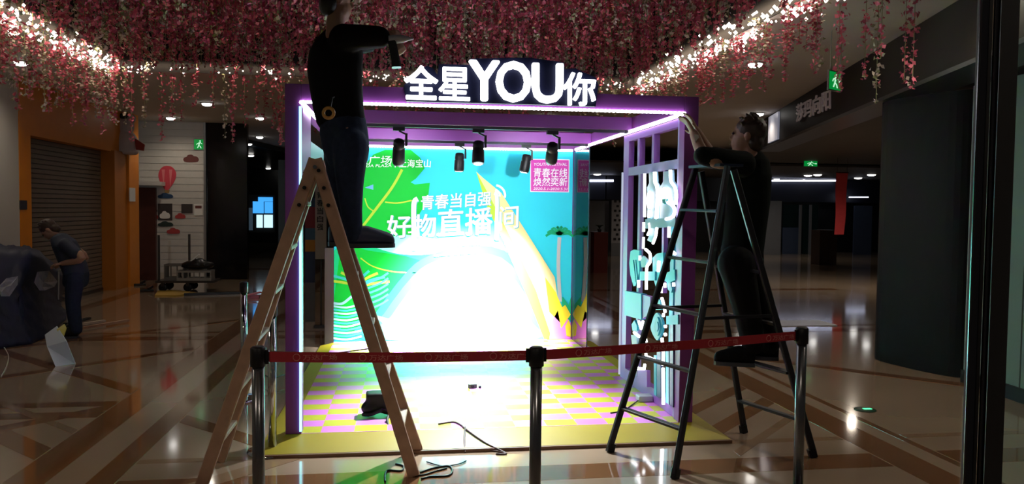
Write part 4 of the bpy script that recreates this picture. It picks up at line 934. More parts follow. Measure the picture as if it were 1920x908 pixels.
# a small shaded lamp at the left edge
# ------------------------------------------------------------------ exit signs
m_exg = mat('exit_green_face', (0.0, 0.12, 0.02), 0.4, emit=0.30, ecolor=(0.0, 0.7, 0.10)); m_exw = lamp_mat('exit_white_figure', (0.6, 1.0, 0.7), 0.9); m_exf = mat('exit_frame', (0.25, 0.25, 0.25), 0.4, 0.6)
def exit_sign(c, u, wd, ht, label, wires=None, arrow=True):
    u = V(u).normalized(); n_ = V((u.y, -u.x, 0)); c = V(c)
    if (CAM - c).dot(n_) < 0: n_ = -n_
    t = thing('exit_sign', tuple(c), label, 'exit sign')
    def q(mb, a0, b0, a1, b1, d0, d1): return mb.hexa([c + u * a + VZ * b + n_ * d for b in (b0, b1) for a, d in ((a0, d0), (a1, d0), (a1, d1), (a0, d1))])
    q(MB(), -wd/2, -ht/2, wd/2, ht/2, -0.02, 0.0).build('housing', m_exf, t); FQ = q(MB(), -wd/2 + .01, -ht/2 + .012, wd/2 - .01, ht/2 - .012, 0.0005, 0.004); fc = FQ.build('face', m_exg, t)
    P = lambda pts: [c + u * (a * wd) + VZ * (b * ht) + n_ * 0.0045 for a, b in pts]
    mb = MB(); o = n_ * 0.002
    mb.prism(P([(-.20, -.32), (-.12, -.32), (-.02, -.10), (-.08, -.02)]), o).prism(P([(-.10, -.05), (.0, -.06), (.08, .18), (-.04, .2)]), o).prism(P([(-.02, -.06), (.12, -.18), (.18, -.34), (.10, -.34), (.05, -.2), (-.06, -.12)]), o).prism(P([(.04, .16), (.22, .02), (.25, .06), (.08, .22)]), o).prism(P([(-.02, .18), (-.2, .1), (-.26, -.04), (-.21, -.05), (-.15, .05), (.0, .1)]), o)
    cc = c + u * (0.06 * wd) + VZ * (0.30 * ht) + n_ * 0.0045; mb.add([cc + (u * math.cos(a) + VZ * math.sin(a)) * ht * 0.07 for a in [k * math.pi / 5 for k in range(10)]], [tuple(range(10))])
    mb.build('running_figure', m_exw, fc)
    if arrow: MB().prism(P([(.26, -.05), (.36, -.05), (.36, -.14), (.45, 0), (.36, .14), (.36, .05), (.26, .05)]), o).build('arrow', m_exw, fc)
    if wires:
        for a in (-wd * .38, wd * .38): MB().tube([c + u * a + VZ * ht / 2, V((c.x + u.x * a, c.y + u.y * a, wires))], 0.005, 6).build('hanging_rod', m_exf, t)
ec = pd(1566, 152, 7.7)
exit_sign(ec, (0.85, 0.52, 0), 0.25, 0.20, 'green exit sign hanging on two rods from the ceiling before the shop fascia', ZC)
exit_sign(on_y(374, 271, 17.44), (1, 0, 0), 0.24, 0.24, 'green exit sign at the top right of the boarded wall', None, False)
exit_sign(on_y(1520, 307, 19.5), (1, 0, 0), 0.40, 0.17, 'small green exit sign far off at the right end of the mall', ZC)
# floor exit marker
g = on_z(1622, 769)
t = thing('floor_exit_marker', (g.x, g.y, 0.0), 'round green glowing exit marker set in the floor at the right', 'floor light')
MB().lathe((g.x, g.y, 0.001), VZ, [(0, 0.085), (0.004, 0.085), (0.006, 0.075)], 24).build('disc', mat('dark_green_disc', (0.01, 0.05, 0.025), 0.3), t)
MB().box((g.x - 0.012, g.y - 0.012, 0.0075), (g.x + 0.055, g.y + 0.02, 0.010)).build('arrow', lamp_mat('marker_green', (0.1, 1.0, 0.35), 2.0), t)

# fascia lettering
def fas(x, y): d = ray(x, y); k = (A - CAM).dot(nn) / d.dot(nn); return CAM + d * k + nn * 0.012
m_fl = mat('dull_pink_letter', (0.34, 0.26, 0.25), 0.4, emit=0.035, ecolor=(1, .8, .75))
text_mesh('fascia_lettering', '莎玛向阳', fas(1496, 229), fas(1560, 204), fas(1496, 197), m_fl, fa, depth=0.02, bold=0.01)

# ------------------------------------------------------------------ left shop shutter
sm = st(MB().box((-5.62, 12.16, 0), (-5.56, 15.3, 2.6)).build('door_3', mat('shutter_backing', (0.05, 0.04, 0.03), 0.5)), 'grey brown roller shutter in the orange portal')
mb = MB(); z = 0.05
while z < 2.55: mb.box((-5.56, 12.17, z), (-5.535, 15.29, z + 0.062)); z += 0.075
o = mb.build('shutter_slats', mat('shutter_slat', (0.17, 0.13, 0.10), 0.45, 0.3, vary=0.15), sm); o['kind'] = 'stuff'
MB().box((-5.57, 12.17, 0.0), (-5.52, 15.29, 0.06)).build('bottom_bar', m_dark, sm)
def plate(name, px0, py0, px1, py1, x, m, label, cat, th=0.012):
    a, b = on_x(px0, py0, x), on_x(px1, py1, x)
    t = MB().box((x - th, min(a.y, b.y), min(a.z, b.z)), (x, max(a.y, b.y), max(a.z, b.z))).build(name, m); return tag(t, label, cat)
plate('notice_plate', 38, 376, 51, 393, -5.345, mat('dark_plate', (0.03, 0.025, 0.03), 0.3), 'small dark notice plate on the left orange jamb', 'notice')
plate('notice_card', 243, 352, 254, 378, -5.24, mat('white_card', (0.6, 0.6, 0.6), 0.5), 'white notice card on the right orange edge of the portal', 'notice')
# plush cloud with cap at the top corner of the portal
pc = on_y(235, 258, 15.9)
t = thing('plush_figure', tuple(pc - VZ * 0.4), 'big pale plush figure with red flag hung at the portal\'s upper right corner', 'plush')
m_pl = mat('pale_plush', (0.42, 0.36, 0.36), 0.9, bump=0.3, scale=30)
remeshed(MB().loft([(pc - VZ * .33, V((.20, 0, 0)), V((0, .17, 0))), (pc - VZ * .28, V((.24, 0, 0)), V((0, .2, 0))), (pc - VZ * .05, V((.24, 0, 0)), V((0, .2, 0))), (pc + VZ * .08, V((.17, 0, 0)), V((0, .15, 0)))], 18).ball(pc + VZ * .22, .17, .15, .20).ball(pc + VZ * .36 + V((.13, -.05, 0)), .09).ball(pc + VZ * .36 + V((-.13, -.05, 0)), .09), 'plush_body', m_pl, t, 0.02, 4)
MB().ball(pc + VZ * .40 + V((0, -.02, 0)), .15, .13, .07).build('dark_cap', m_hair, t)
MB().prism([pc + V((.22, -.15, -.02)), pc + V((.40, -.15, -.14)), pc + V((.38, -.15, -.26)), pc + V((.24, -.15, -.24))], V((0, .02, 0))).build('red_flag', mat('dark_red_cloth', (0.28, 0.03, 0.02), 0.7), t)

# ------------------------------------------------------------------ wall decals on the boarded wall (flat)
YW = 17.44
def wp(x, y, k=0): return on_y(x, y, YW - 0.003 * k)
def decal(name, pts, m, label, cat, k=1, sm=0, thick=0.008):
    P = [wp(x, y, k) for x, y in pts]
    if sm: P = curve_pts(P, sm, True)
    return tag(MB().prism(P, (0, thick, 0)).build(name, m), label, cat)
m_dred = mat('decal_dark_red', (0.13, 0.03, 0.025), 0.6); m_red = mat('decal_red', (0.42, 0.05, 0.05), 0.6); m_bal = mat('decal_balloon_red', (0.62, 0.06, 0.09), 0.5); m_bal2 = mat('decal_balloon_pink', (0.75, 0.22, 0.24), 0.5)
m_nav = mat('decal_navy', (0.012, 0.022, 0.05), 0.5); m_blu = mat('decal_blue', (0.02, 0.06, 0.14), 0.5); m_brd = mat('decal_chalkboard', (0.045, 0.035, 0.035), 0.6); m_wh = mat('decal_white', (0.8, 0.78, 0.75), 0.6); m_dg = mat('decal_dark_green', (0.02, 0.04, 0.035), 0.5)
t = thing('balloon_decal', tuple(wp(313, 360)), 'red striped hot air balloon decal with small basket on the boarded wall', 'decal')
bal = [(313, 311), (322, 313), (329, 321), (330, 331), (326, 342), (319, 352), (316, 356), (310, 356), (306, 351), (300, 341), (297, 330), (299, 320), (305, 313)]
MB().prism(curve_pts([wp(x, y, 1) for x, y in bal], 3, True), (0, 0.008, 0)).build('balloon', m_bal, t)
for xs in ((303, 309), (317, 323)):
    MB().prism([wp(xs[0], 318, 2), wp(xs[1], 318, 2), wp((xs[0] + xs[1]) / 2 + (1 if xs[0] < 310 else -1), 352, 2)], (0, 0.004, 0)).build('balloon_stripe', m_bal2, t)
MB().prism([wp(308, 356.5, 1), wp(318, 356.5, 1), wp(316.5, 362, 1), wp(309.5, 362, 1)], (0, 0.008, 0)).build('basket', mat('decal_basket', (0.3, 0.17, 0.05), 0.6), t)
def cloud(cx, cy, w_, h_, m, label, k=1):
    pts = [(-.5, .3), (-.48, -.05), (-.3, -.2), (-.2, -.45), (.05, -.5), (.2, -.3), (.36, -.25), (.5, 0), (.5, .35), (.3, .5), (-.3, .5)]
    return decal('cloud_decal', [(cx + a * w_, cy + b * h_) for a, b in pts], m, label, 'decal', k, 3)
cloud(358, 297, 28, 14, m_dred, 'dark red cloud decal highest on the boarded wall'); cloud(310, 367, 28, 10, m_blu, 'dark blue cloud decal just under the balloon')
cloud(281, 394, 27, 9, m_nav, 'navy cloud decal at the left of the chalkboard'); cloud(287, 406, 20, 10, m_red, 'red cloud decal left of the chalkboard, below the navy one')
cloud(338, 405, 19, 10, m_red, 'red cloud decal right of the chalkboard'); cloud(310, 420, 28, 10, m_dg, 'dark green cloud decal under the chalkboard'); cloud(325, 433, 24, 11, m_red, 'lowest red cloud decal on the boarded wall')
decal('chalkboard', [(296, 382), (323, 382), (323, 413), (296, 413)], m_brd, 'upright dark chalkboard panel below the balloon', 'board', 1, 0, 0.005)
cloud(309, 403, 19, 14, m_wh, 'white cloud decal on the dark chalkboard panel', 2)
decal('wall_plaque', [(340, 383), (361, 383), (361, 400), (340, 400)], m_brd, 'small dark square panel beside the white notice', 'board', 1)
nt_ = decal('wall_notice', [(364, 383), (380, 383), (380, 404), (364, 404)], m_wh, 'white printed notice on the right of the boarded wall', 'notice', 1)
MB().prism([wp(366, 386, 2), wp(378, 386, 2), wp(378, 391, 2), wp(366, 391, 2)], (0, .004, 0)).build('notice_print', m_dred, nt_)

# ------------------------------------------------------------------ trolley with crates before the boarded wall
g0, g1 = on_z(292, 548), on_z(400, 548); TY = g0.y
def tz(x, y, yy=TY): return on_y(x, y, yy)
t = thing('platform_trolley', tuple((g0 + g1) / 2), 'flat platform trolley with two upright posts before the boarded wall', 'trolley')
zd = tz(340, 527).z; x0, x1 = tz(291, 527).x, tz(400, 527).x
m_tr = mat('trolley_dark_steel', (0.05, 0.04, 0.035), 0.4, 0.5)
MB().box((x0, TY, zd - 0.04), (x1, TY + 0.55, zd)).build('deck', m_tr, t)
for px in (296, 342): x = tz(px, 500).x; MB().tube([V((x, TY + .06 + (px > 300) * .42, zd)), V((x, TY + .06 + (px > 300) * .42, tz(px, 441).z))], 0.022, 8).build('post', m_tr, t)
for px in (303, 350): 
    for yy in (0.06, 0.47):
        x = tz(px, 540).x; MB().lathe((x - 0.0, TY + yy, 0.079), (0, 1, 0), [(0, 0.05), (0.006, 0.078), (0.034, 0.078), (0.04, 0.05)], 16).build('wheel', m_blk, t); MB().box((x - .03, TY + yy - .01, .1), (x + .03, TY + yy + .05, zd - .04)).build('wheel_fork', m_tr, t)
m_cr = mat('grey_crate_plastic', (0.21, 0.19, 0.165), 0.5, vary=0.15); m_cr2 = mat('dark_crate_plastic', (0.12, 0.105, 0.09), 0.5, vary=0.15)
def crate(px0, px1, zlo, ht, yy, label, m):
    xa, xb = tz(px0, 500).x, tz(px1, 500).x
    c = thing('slatted_crate', ((xa + xb) / 2, yy + .15, zlo), label, 'crate', 'crates on the platform trolley')
    MB().box((xa, yy, zlo + .001), (xb, yy + .3, zlo + .02)).build('crate_floor', m, c)
    for zz in (zlo + .02, zlo + ht - .035): 
        for y_ in (yy, yy + .28): MB().box((xa, y_, zz), (xb, y_ + .018, zz + .035)).build('rim', m, c)
    n = max(3, int((xb - xa) / .09))
    for k in range(n + 1):
        x = xa + (xb - xa - .022) * k / n; MB().box((x, yy + .002, zlo + .055), (x + .022, yy + .016, zlo + ht - .035)).build('slat', m, c)
    for x in (xa, xb - .015): MB().box((x, yy + .02, zlo + .02), (x + .015, yy + .28, zlo + ht)).build('end_panel', m, c)
crate(304, 342, zd, .30, TY + .1, 'grey slatted crate at the left end of the trolley', m_cr2); crate(331, 396, zd, .19, TY - .03 + .02, 'long grey slatted crate at the front right of the trolley', m_cr)
t = thing('black_bag', tuple(tz(372, 508, TY + .12)), 'black plastic bag bundle lying on top of the trolley crates', 'bag')
c = tz(370, 496, TY + .15); c.z = zd + .19 + .10
remeshed(MB().ball(c, .27, .15, .098).ball(c + V((.14, -.02, .0)), .18, .13, .08).ball(c + V((-.15, .02, -.01)), .16, .12, .07).ball(c + V((.02, 0, .07)), .12, .1, .06), 'bag_body', mat('black_plastic_film', (0.008, 0.008, 0.009), 0.2, bump=0.5, scale=14), t, 0.02, 3)
MB().bar(c + V((-.1, -.06, .07)), c + V((.06, -.1, .2)), .03, .02).build('pale_strip', m_wh, t)
tag(MB().prism([on_z(290, 556, .002), on_z(330, 556, .002), on_z(372, 551, .002), on_z(330, 546, .002), on_z(296, 547, .002)], (0, 0, .02)).build('yellow_board', mat('yellow_scrap_board', (0.45, 0.27, 0.03), 0.6)), 'yellow scrap board lying on the floor before the trolley', 'board')
tag(MB().bar(on_z(345, 552, .022), on_z(450, 549, .022), .10, .04).build('dark_timber', m_dark), 'long dark timber lying on the floor right of the trolley', 'timber')
for k, (x, y, lb) in enumerate(((262, 536, 'small dark tool lying left of the trolley near the red door'), (276, 547, 'dark scrap piece on the floor in front of the trolley wheel'))):
    g = on_z(x, y); tag(MB().bar(g + V((-.12, 0, .021)), g + V((.1, .05, .021)), .06, .04, bevel=.01).bar(g + V((.02, 0, .05)), g + V((.06, .1, .09)), .04, .04).build('floor_tool', m_dark), lb, 'tool')

# ------------------------------------------------------------------ tarp covered heap at the left
def interp(x, tab):
    for (a, b), (c, d) in zip(tab, tab[1:]):
        if a <= x <= c: return b + (d - b) * (x - a) / (c - a)
    return tab[-1][1]
top = [(-80, 452), (0, 456), (55, 459), (78, 470), (100, 492), (118, 504), (132, 522)]; bot = [(-80, 664), (0, 655), (60, 646), (95, 630), (118, 606), (132, 590)]
m_tarp = mat('navy_tarpaulin', (0.007, 0.014, 0.045), 0.6, vary=0.3, scale=5, bump=0.35)
def h2(a, b): return math.sin(a * 3.1 + b * 1.7) * .5 + math.sin(a * 7.3 - b * 4.1 + 1.3) * .3 + math.sin(a * 1.3 + b * 9.2) * .2
mb = MB(); NU, NV = 44, 26; vs = []
for i in range(NU + 1):
    x = -80 + 212 * i / NU; yt, yb_ = interp(x, top), interp(x, bot); fl = on_z(x, yb_); Df = (fl - CAM).dot(FW)
    for j in range(NV + 1):
        s = j / NV
        if s < .25: p = pd(x, yt + 3 + 10 * s / .25, Df + 1.2 - .8 * s / .25); p.z += .02 * h2(i * .4, j * .5)
        else:
            q = (s - .25) / .75; p0 = pd(x, yt + 13, Df + .4); p = p0.lerp(fl, q); bulge = math.sin(q * math.pi) * .16
            p += V((-.3, -1, 0)).normalized() * (bulge + .07 * (1 - abs(h2(i * .33, q * 5)) * 1.6) * min(1, q * 3) * (1 - q * .6))
        p.z = max(p.z, .004); vs.append(p)
t = thing('tarp_heap', tuple(on_z(60, 640)), 'heap of goods under a crumpled navy tarpaulin at the left edge', 'tarp heap')
mb.add(vs, [(i * (NV + 1) + j, (i + 1) * (NV + 1) + j, (i + 1) * (NV + 1) + j + 1, i * (NV + 1) + j + 1) for i in range(NU) for j in range(NV)], True)
o = mb.build('tarpaulin', m_tarp, t); sd_ = o.modifiers.new('thick', 'SOLIDIFY'); sd_.thickness = .006
m_film = mat('pale_plastic_film', (0.17, 0.19, 0.25), 0.3, vary=0.4, scale=9, bump=0.5)
for pts in (((-5, 540), (12, 522), (34, 518), (33, 534), (18, 556), (2, 556)), ((64, 530), (70, 510), (92, 508), (108, 528), (102, 538), (84, 545), (74, 545))):
    P = []
    for x, y in pts:
        fl = on_z(x, interp(x, bot)); Df = (fl - CAM).dot(FW); P.append(pd(x, y, Df + .02 - (y - 500) * .004))
    c = sum(P, V((0, 0, 0))) / len(P); mb = MB(); R1_ = [p.lerp(c, .45) - FW * (.05 if k % 2 else .0) for k, p in enumerate(P)]; n = len(P)
    mb.add(P + R1_ + [c - FW * .04], [(k, (k + 1) % n, n + (k + 1) % n, n + k) for k in range(n)] + [(n + k, n + (k + 1) % n, 2 * n) for k in range(n)]).build('plastic_film', m_film, t)
gd = on_z(118, 606); Dg = (gd - CAM).dot(FW) - .03
t = thing('white_rod_frame', tuple(gd), 'pale tubular frame sticking out at the right of the tarp heap', 'frame')
for a, b in (((110, 508), (109, 562)), ((128, 502), (126, 570)), ((110, 508), (128, 502)), ((92, 540), (90, 565))): MB().tube([pd(*a, Dg), pd(*b, Dg)], .011, 6).build('rod', mat('pale_steel_rod', (0.42, 0.42, 0.40), 0.35, 0.4), t)
MB().tube([pd(126, 570, Dg), V((pd(126, 570, Dg).x, pd(126, 570, Dg).y, 0.002))], .011, 6).build('rod', MATS['pale_steel_rod'], t)
P = [on_z(104, 688), on_z(141, 683)]; Dq = (P[0] - CAM).dot(FW)
tag(MB().prism([P[0] + VZ * .002, P[1] + VZ * .002, pd(124, 640, Dq + .2), pd(106, 612, Dq + .42), pd(84, 628, Dq + .35), pd(88, 650, Dq + .2)], FW * .012).build('propped_board', mat('pale_blue_panel', (0.42, 0.50, 0.62), 0.5)), 'bent pale blue white panel propped against the tarp heap', 'panel')
tag(MB().prism([pd(106, 618, Dq + .36), pd(120, 608, Dq + .5), pd(124, 616, Dq + .42), pd(118, 634, Dq + .3)], FW * .012).build('yellow_offcut', mat('olive_yellow', (0.30, 0.27, 0.02), 0.5)), 'olive yellow offcut behind the pale propped panel', 'offcut')
for k, (a, b, lb, m) in enumerate((((122, 608), (168, 597), 'short dark bundle on the floor behind the yellow offcut', m_dark), ((128, 620), (240, 601), 'long pale batten on the floor, nearer of two', m_wood), ((126, 612), (196, 602), 'long pale batten on the floor, farther of two', m_rung))):
    tag(MB().bar(on_z(*a, .014 + .022), on_z(*b, .014 + .022), .05, .03).build('floor_batten', m), lb, 'batten')
tag(MB().tube(curve_pts([on_z(2, 706, .006), on_z(12, 688, .006), on_z(16, 668, .006), on_z(8, 652, .05)], 5), .005, 6).build('pale_cable', mat('pale_cable_rubber', (0.45, 0.43, 0.40), 0.5)), 'pale cable curling on the floor at the left edge', 'cable')

# ------------------------------------------------------------------ left corridor screen, far right things
def board(name, px0, py0, px1, py1, Y, m, label, cat, th=.05):
    a, b = on_y(px0, py1, Y), on_y(px1, py0, Y)
    if name in ('shop_panel', 'pale_screen_panel'): a.z = 0.001
    t = MB().box((a.x, Y, a.z), (b.x, Y + th, b.z)).build(name, m)
    return tag(t, label, cat) if cat else st(t, label)
t = thing('lit_display', tuple(on_y(490, 430, 24)), 'glowing blue and white display window deep in the dark left corridor', 'display')
m_bs = lamp_mat('blue_screen', (0.06, 0.40, 1.0), 1.1); m_bs2 = lamp_mat('pale_screen', (0.55, 0.85, 1.0), 1.3)
def scr(nm, x0, y0, x1, y1, m, yy=24.0): a, b = on_y(x0, y1, yy), on_y(x1, y0, yy); return MB().box((a.x, yy, a.z), (b.x, yy + .05, b.z)).build(nm, m, t)
scr('screen', 474, 378, 494, 400, m_bs); scr('screen', 484, 370, 511, 378, m_bs); scr('screen', 496, 379, 511, 400, m_bs); scr('screen', 481, 403, 492, 427, m_bs2); scr('screen', 495, 403, 511, 427, m_bs2)
scr('screen', 463, 390, 473, 432, mat('dim_blue_panel', (0.06, .1, .14), .4, emit=.08, ecolor=(.3, .5, .7))); scr('display_frame', 458, 366, 515, 436, m_dark, 24.06)
st(MB().box((-8.8, 35.6, 0), (1.5, 35.7, ZC - .16)).build('wall_corridor_end', m_dark))
bn = thing('text_banner', tuple(on_y(601, 486, 10.4)), 'cream banner stand with black vertical writing behind the wooden ladder', 'banner')
a, b = on_y(591, 486, 10.4), on_y(612, 312, 10.4)
m_cream = mat('cream_banner', (0.36, 0.31, 0.25), 0.6, vary=.1); MB().box((a.x, 10.4, a.z), (b.x, 10.42, b.z)).build('banner_sheet', m_cream, bn); MB().box((a.x - .02, 10.38, 0.0), (b.x + .02, 10.46, .04)).tube([V(((a.x + b.x) / 2, 10.44, .04)), V(((a.x + b.x) / 2, 10.44, b.z))], .012, 6).build('banner_stand', m_steel, bn)
for k, ch in enumerate('青春当自强'):
    y = 372 + k * 15; text_mesh('banner_lettering', ch, on_y(594.5, y, 10.396), on_y(606, y, 10.396), on_y(594.5, y - 12, 10.396), m_blk, bn, bold=.02)
pb = thing('poster_stand', tuple(on_y(580, 540, 11)), 'colourful poster stand of red, blue and orange blocks left of the cream banner', 'poster')
for y0, y1, m in ((372, 388, m_blu), (388, 428, mat('poster_red', (.24, .02, .03), .5)), (428, 450, mat('poster_blue', (.04, .12, .2), .5)), (450, 472, mat('poster_orange', (.45, .2, .02), .5)), (472, 530, mat('poster_navy', (.015, .03, .09), .5))):
    a, b = on_y(572, y1, 11), on_y(590.5, y0, 11); MB().box((a.x, 11, a.z), (b.x, 11.03, b.z)).build('poster_block', m, pb)
a, b = on_y(572, 530, 11), on_y(590.5, 530, 11); MB().box((a.x, 11, 0), (b.x, 11.05, a.z - .001)).build('stand_base', m_steel, pb)
board('blue_column_panel', 522, 300, 534, 470, 16.2, mat('slate_blue', (.05, .09, .13), .5), 'narrow slate blue panel standing left of the booth post', 'panel')
# far right
m_pale = mat('pale_far_panel', (.16, .17, .19), .6, vary=.1); m_blp = mat('blue_far_panel', (.05, .075, .14), .5, vary=.1)
st(MB().box((7.6, 28.2, 2.0), (23, 28.5, 2.89)).build('trim_4', mat('dark_navy_fascia', (.012, .014, .022), .4)))
led0 = on_y(1430, 339, 28.0); led1 = on_y(1572, 339, 28.0)
t = tag(MB().tube([V((led0.x, 28.0, led0.z)), V((led1.x, 28.0, led1.z))], .032, 6).build('cove_light_line', lamp_mat('far_cool_line', (.7, .75, 1.0), 5.0)), 'long cool white light line at the far end right of the metal ladder', 'light line')
l0 = on_y(1078, 339, 27.8); l1 = on_y(1150, 339, 27.8)
tag(MB().tube([V((l0.x, 27.8, l0.z)), V((l1.x, 27.8, l1.z))], .045, 6).build('cove_light_line', MATS['far_cool_line']), 'cool white light line seen just right of the backdrop', 'light line')
st(MB().box((l0.x - 1.2, 28.0, 2.0), (7.5, 28.3, 2.89)).build('trim_5', MATS['dark_navy_fascia']))
l0 = on_y(1592, 370, 27.6); l1 = on_y(1628, 370, 27.6); tag(MB().tube([V((l0.x, 27.6, l0.z)), V((l1.x, 27.6, l1.z))], .022, 6).build('cove_light_line', MATS['far_cool_line']), 'short pale light line right of the red banner', 'light line')
board('pale_screen_panel', 1104, 377, 1142, 462, 26.5, m_pale, 'pale blank partition panel behind the red pedestal', 'panel')
pp = thing('perforated_screen', tuple(on_y(1157, 456, 26.2)), 'white decorative screen with dark square holes right of the pale partition', 'screen')
a, b = on_y(1146, 456, 26.2), on_y(1180, 376, 26.2); MB().box((a.x, 26.2, a.z), (b.x, 26.230, b.z)).build('screen_panel', mat('screen_white', (.3, .3, .33), .5), pp)
mb = MB()
for r in range(9):
    for c_ in range(4):
        x = a.x + .08 + (c_ + .5 * (r % 2)) * .17; z = a.z + .1 + r * .165
        if x < b.x - .1: mb.box((x, 26.190, z), (x + .09, 26.199, z + .08))
o = mb.build('screen_holes', m_dark, pp); o['kind'] = 'stuff'
MB().box((a.x, 26.2, 0), (b.x, 26.260, a.z - .001)).build('screen_base', m_pale, pp)
g = on_z(1126, 512); a = on_y(1113, 512, g.y); b = on_y(1140, 437, g.y)
t = thing('red_pedestal', (g.x, g.y, 0), 'dark red pedestal standing far off between backdrop and side screen', 'pedestal')
MB().box((a.x, g.y, 0), (b.x, g.y + .35, b.z)).build('pedestal_body', mat('dark_red_lacquer', (.16, .02, .015), .4), t); MB().box((a.x - .015, g.y - .015, b.z), (b.x + .015, g.y + .365, b.z + .02)).build('pedestal_top', mat('dark_red_lacquer', (.16, .02, .015), .4), t)
c = on_y(1124, 430, g.y + .15); t = thing('potted_plant', (c.x, g.y + .15, b.z + .02), 'small dark potted plant on top of the red pedestal', 'plant')
MB().lathe((c.x, g.y + .15, b.z + .02), VZ, [(0, .04), (.08, .06), (.085, .05)], 12).build('pot', m_dark, t); mb = MB()
for k in range(12):
    a_ = k * .52; d = V((math.cos(a_) * .5, math.sin(a_) * .5, 1)).normalized(); p = V((c.x, g.y + .15, b.z + .10)); mb.tube([p, p + d * .08, p + d * .13 + V((math.cos(a_), math.sin(a_), -.3)) * .05], [.006, .016, .002], 5)
mb.build('foliage', mat('dark_leaf', (.015, .03, .012), .5), t)
Yb = 18.0; t = thing('red_banner', tuple(on_y(1578, 440, Yb)), 'tall hanging red banner with faint writing at the right far side', 'banner')
a, b = on_y(1565, 440, Yb), on_y(1591, 324, Yb); m_rb = mat('red_banner_cloth', (.55, .05, .06), .6, vary=.12)
P = []; n = 10
for i in range(n + 1):
    s = i / n; zz = b.z + (a.z - b.z) * s; off = .02 * math.sin(s * 7)
    P += [V((a.x + .03 * s * 0, Yb + off, zz)), V((b.x - .06 * s, Yb + off + .02, zz))]
MB().add(P + [p + V((0, .006, 0)) for p in P], [(2*i, 2*i+1, 2*i+3, 2*i+2) for i in range(n)] + [(2*i+1+2*n+2, 2*i+2*n+2, 2*i+2+2*n+2, 2*i+3+2*n+2) for i in range(n)]).build('banner_cloth', m_rb, t)
MB().tube([V((a.x, Yb + .01, b.z)), V((b.x, Yb + .01, b.z))], .012, 6).build('banner_rod', m_blk, t)
for x in (a.x + .03, b.x - .03): MB().tube([V((x, Yb + .01, b.z)), V((x, Yb + .01, ZC))], .004, 4).build('hanging_cord', m_blk, t)
g = on_z(1552, 497); a = on_y(1536, 497, g.y); b = on_y(1570, 432, g.y)
t = thing('brown_cabinet', (g.x, g.y, 0), 'dark brown wooden cabinet below the red banner far away', 'cabinet'); m_br = mat('dark_brown_wood', (.05, .025, .014), .5, vary=.3)
MB().box((a.x, g.y, 0), (b.x, g.y + .5, b.z)).build('cabinet_body', m_br, t); MB().box((a.x + .02, g.y - .012, .06), ((a.x + b.x) / 2 - .01, g.y - .001, b.z - .04)).build('door', m_br, t); MB().box(((a.x + b.x) / 2 + .01, g.y - .012, .06), (b.x - .02, g.y - .001, b.z - .04)).build('door', m_br, t)
for k, (x0, y0, x1, y1, Y, m, lb) in enumerate(((1418, 377, 1466, 452, 27.2, m_pale, 'pale shop window panel beyond the metal ladder man'), (1468, 384, 1500, 425, 28.05, mat('dark_teal_glass', (.012, .03, .03), .2), 'dark teal glass panel in the far shop front'), (1467, 427, 1502, 468, 27.8, m_blp, 'low blue grey counter panel in the far shop front'), (1504, 384, 1534, 460, 27.9, MATS['dark_teal_glass'], 'dark glass door between pale posts in the far shop front'), (1600, 386, 1636, 462, 27.3, m_blp, 'blue grey wall panel right of the red banner'))):
    board('shop_panel', x0, y0, x1, y1, Y, m, lb, 'panel')
for px in (1502, 1521): a = on_y(px, 384, 27.6); tag(MB().box((a.x - .04, 27.6, 0), (a.x + .04, 27.68, a.z)).build('pale_post', m_pale), 'pale door post in the far shop front, %s' % ('left one' if px == 1502 else 'right one'), 'post')
# flat pale box painting a reflection on the far right floor
g = on_z(1508, 612); t = tag(MB().box((g.x - .5, g.y, .002), (g.x + .5, g.y + .5, .012)).build('floor_glare', mat('white_floor_glare', (.75, .80, .95), .3)), 'pale painted reflection on the floor behind the right stanchion', 'reflection')

# ------------------------------------------------------------------ things on the booth floor and in front of it
g = on_z(712, 778, ZP)
t = thing('black_tool_bag', (g.x, g.y, ZP), 'black tool bag with strap on the platform beside the wooden ladder', 'bag')
remeshed(MB().bar(g + V((-.10, .0, .11)), g + V((.12, .02, .11)), .14, .12).ball(g + V((-.06, -.02, .06)), .08, .06, .058).ball(g + V((.07, -.02, .06)), .08, .06, .058), 'bag_body', m_blk, t, .012, 5)
MB().tube(curve_pts([g + V((.07, -.06, .10)), g + V((.08, -.10, .05)), g + V((.06, -.2, .02)), g + V((.07, -.27, .012 - .02))], 5), .010, 6).build('strap', mat('dark_green_strap', (.012, .03, .018), .6), t)
MB().tube(curve_pts([g + V((-.12, -.05, .018)), g + V((-.06, -.10, .03)), g + V((.02, -.09, .06))], 4), .014, 6).build('handle', m_blk, t)
g = on_z(888, 729, ZP); t = thing('small_camera', (g.x, g.y, ZP), 'tiny grey gadget lying on the bright centre of the platform', 'gadget')
MB().box((g.x - .045, g.y, ZP + .001), (g.x + .03, g.y + .05, ZP + .04)).build('gadget_body', mat('gadget_grey', (.25, .3, .3), .4), t, bevel=.006); MB().lathe((g.x - .01, g.y, ZP + .02), (0, -1, 0), [(0, .014), (.008, .012)], 10).build('lens', m_blk, t); MB().box((g.x + .045, g.y + .0, ZP + .001), (g.x + .065, g.y + .02, ZP + .02)).build('plug', m_blk, t)
g = on_z(1208, 752, ZP); t = thing('power_adapter', (g.x, g.y, ZP), 'grey power adapter with cord at the foot of the side screen', 'adapter')
MB().box((g.x - .06, g.y - .05, ZP + .001), (g.x + .06, g.y + .05, ZP + .05)).build('adapter_body', mat('adapter_grey', (.35, .38, .42), .4), t, bevel=.008)
MB().tube(curve_pts([g + V((-.06, -.03, .012)), g + V((-.16, -.16, .006)), g + V((-.26, -.3, .006)), g + V((-.38, -.36, .006))], 5), .005, 6).build('cord', m_blk, t)
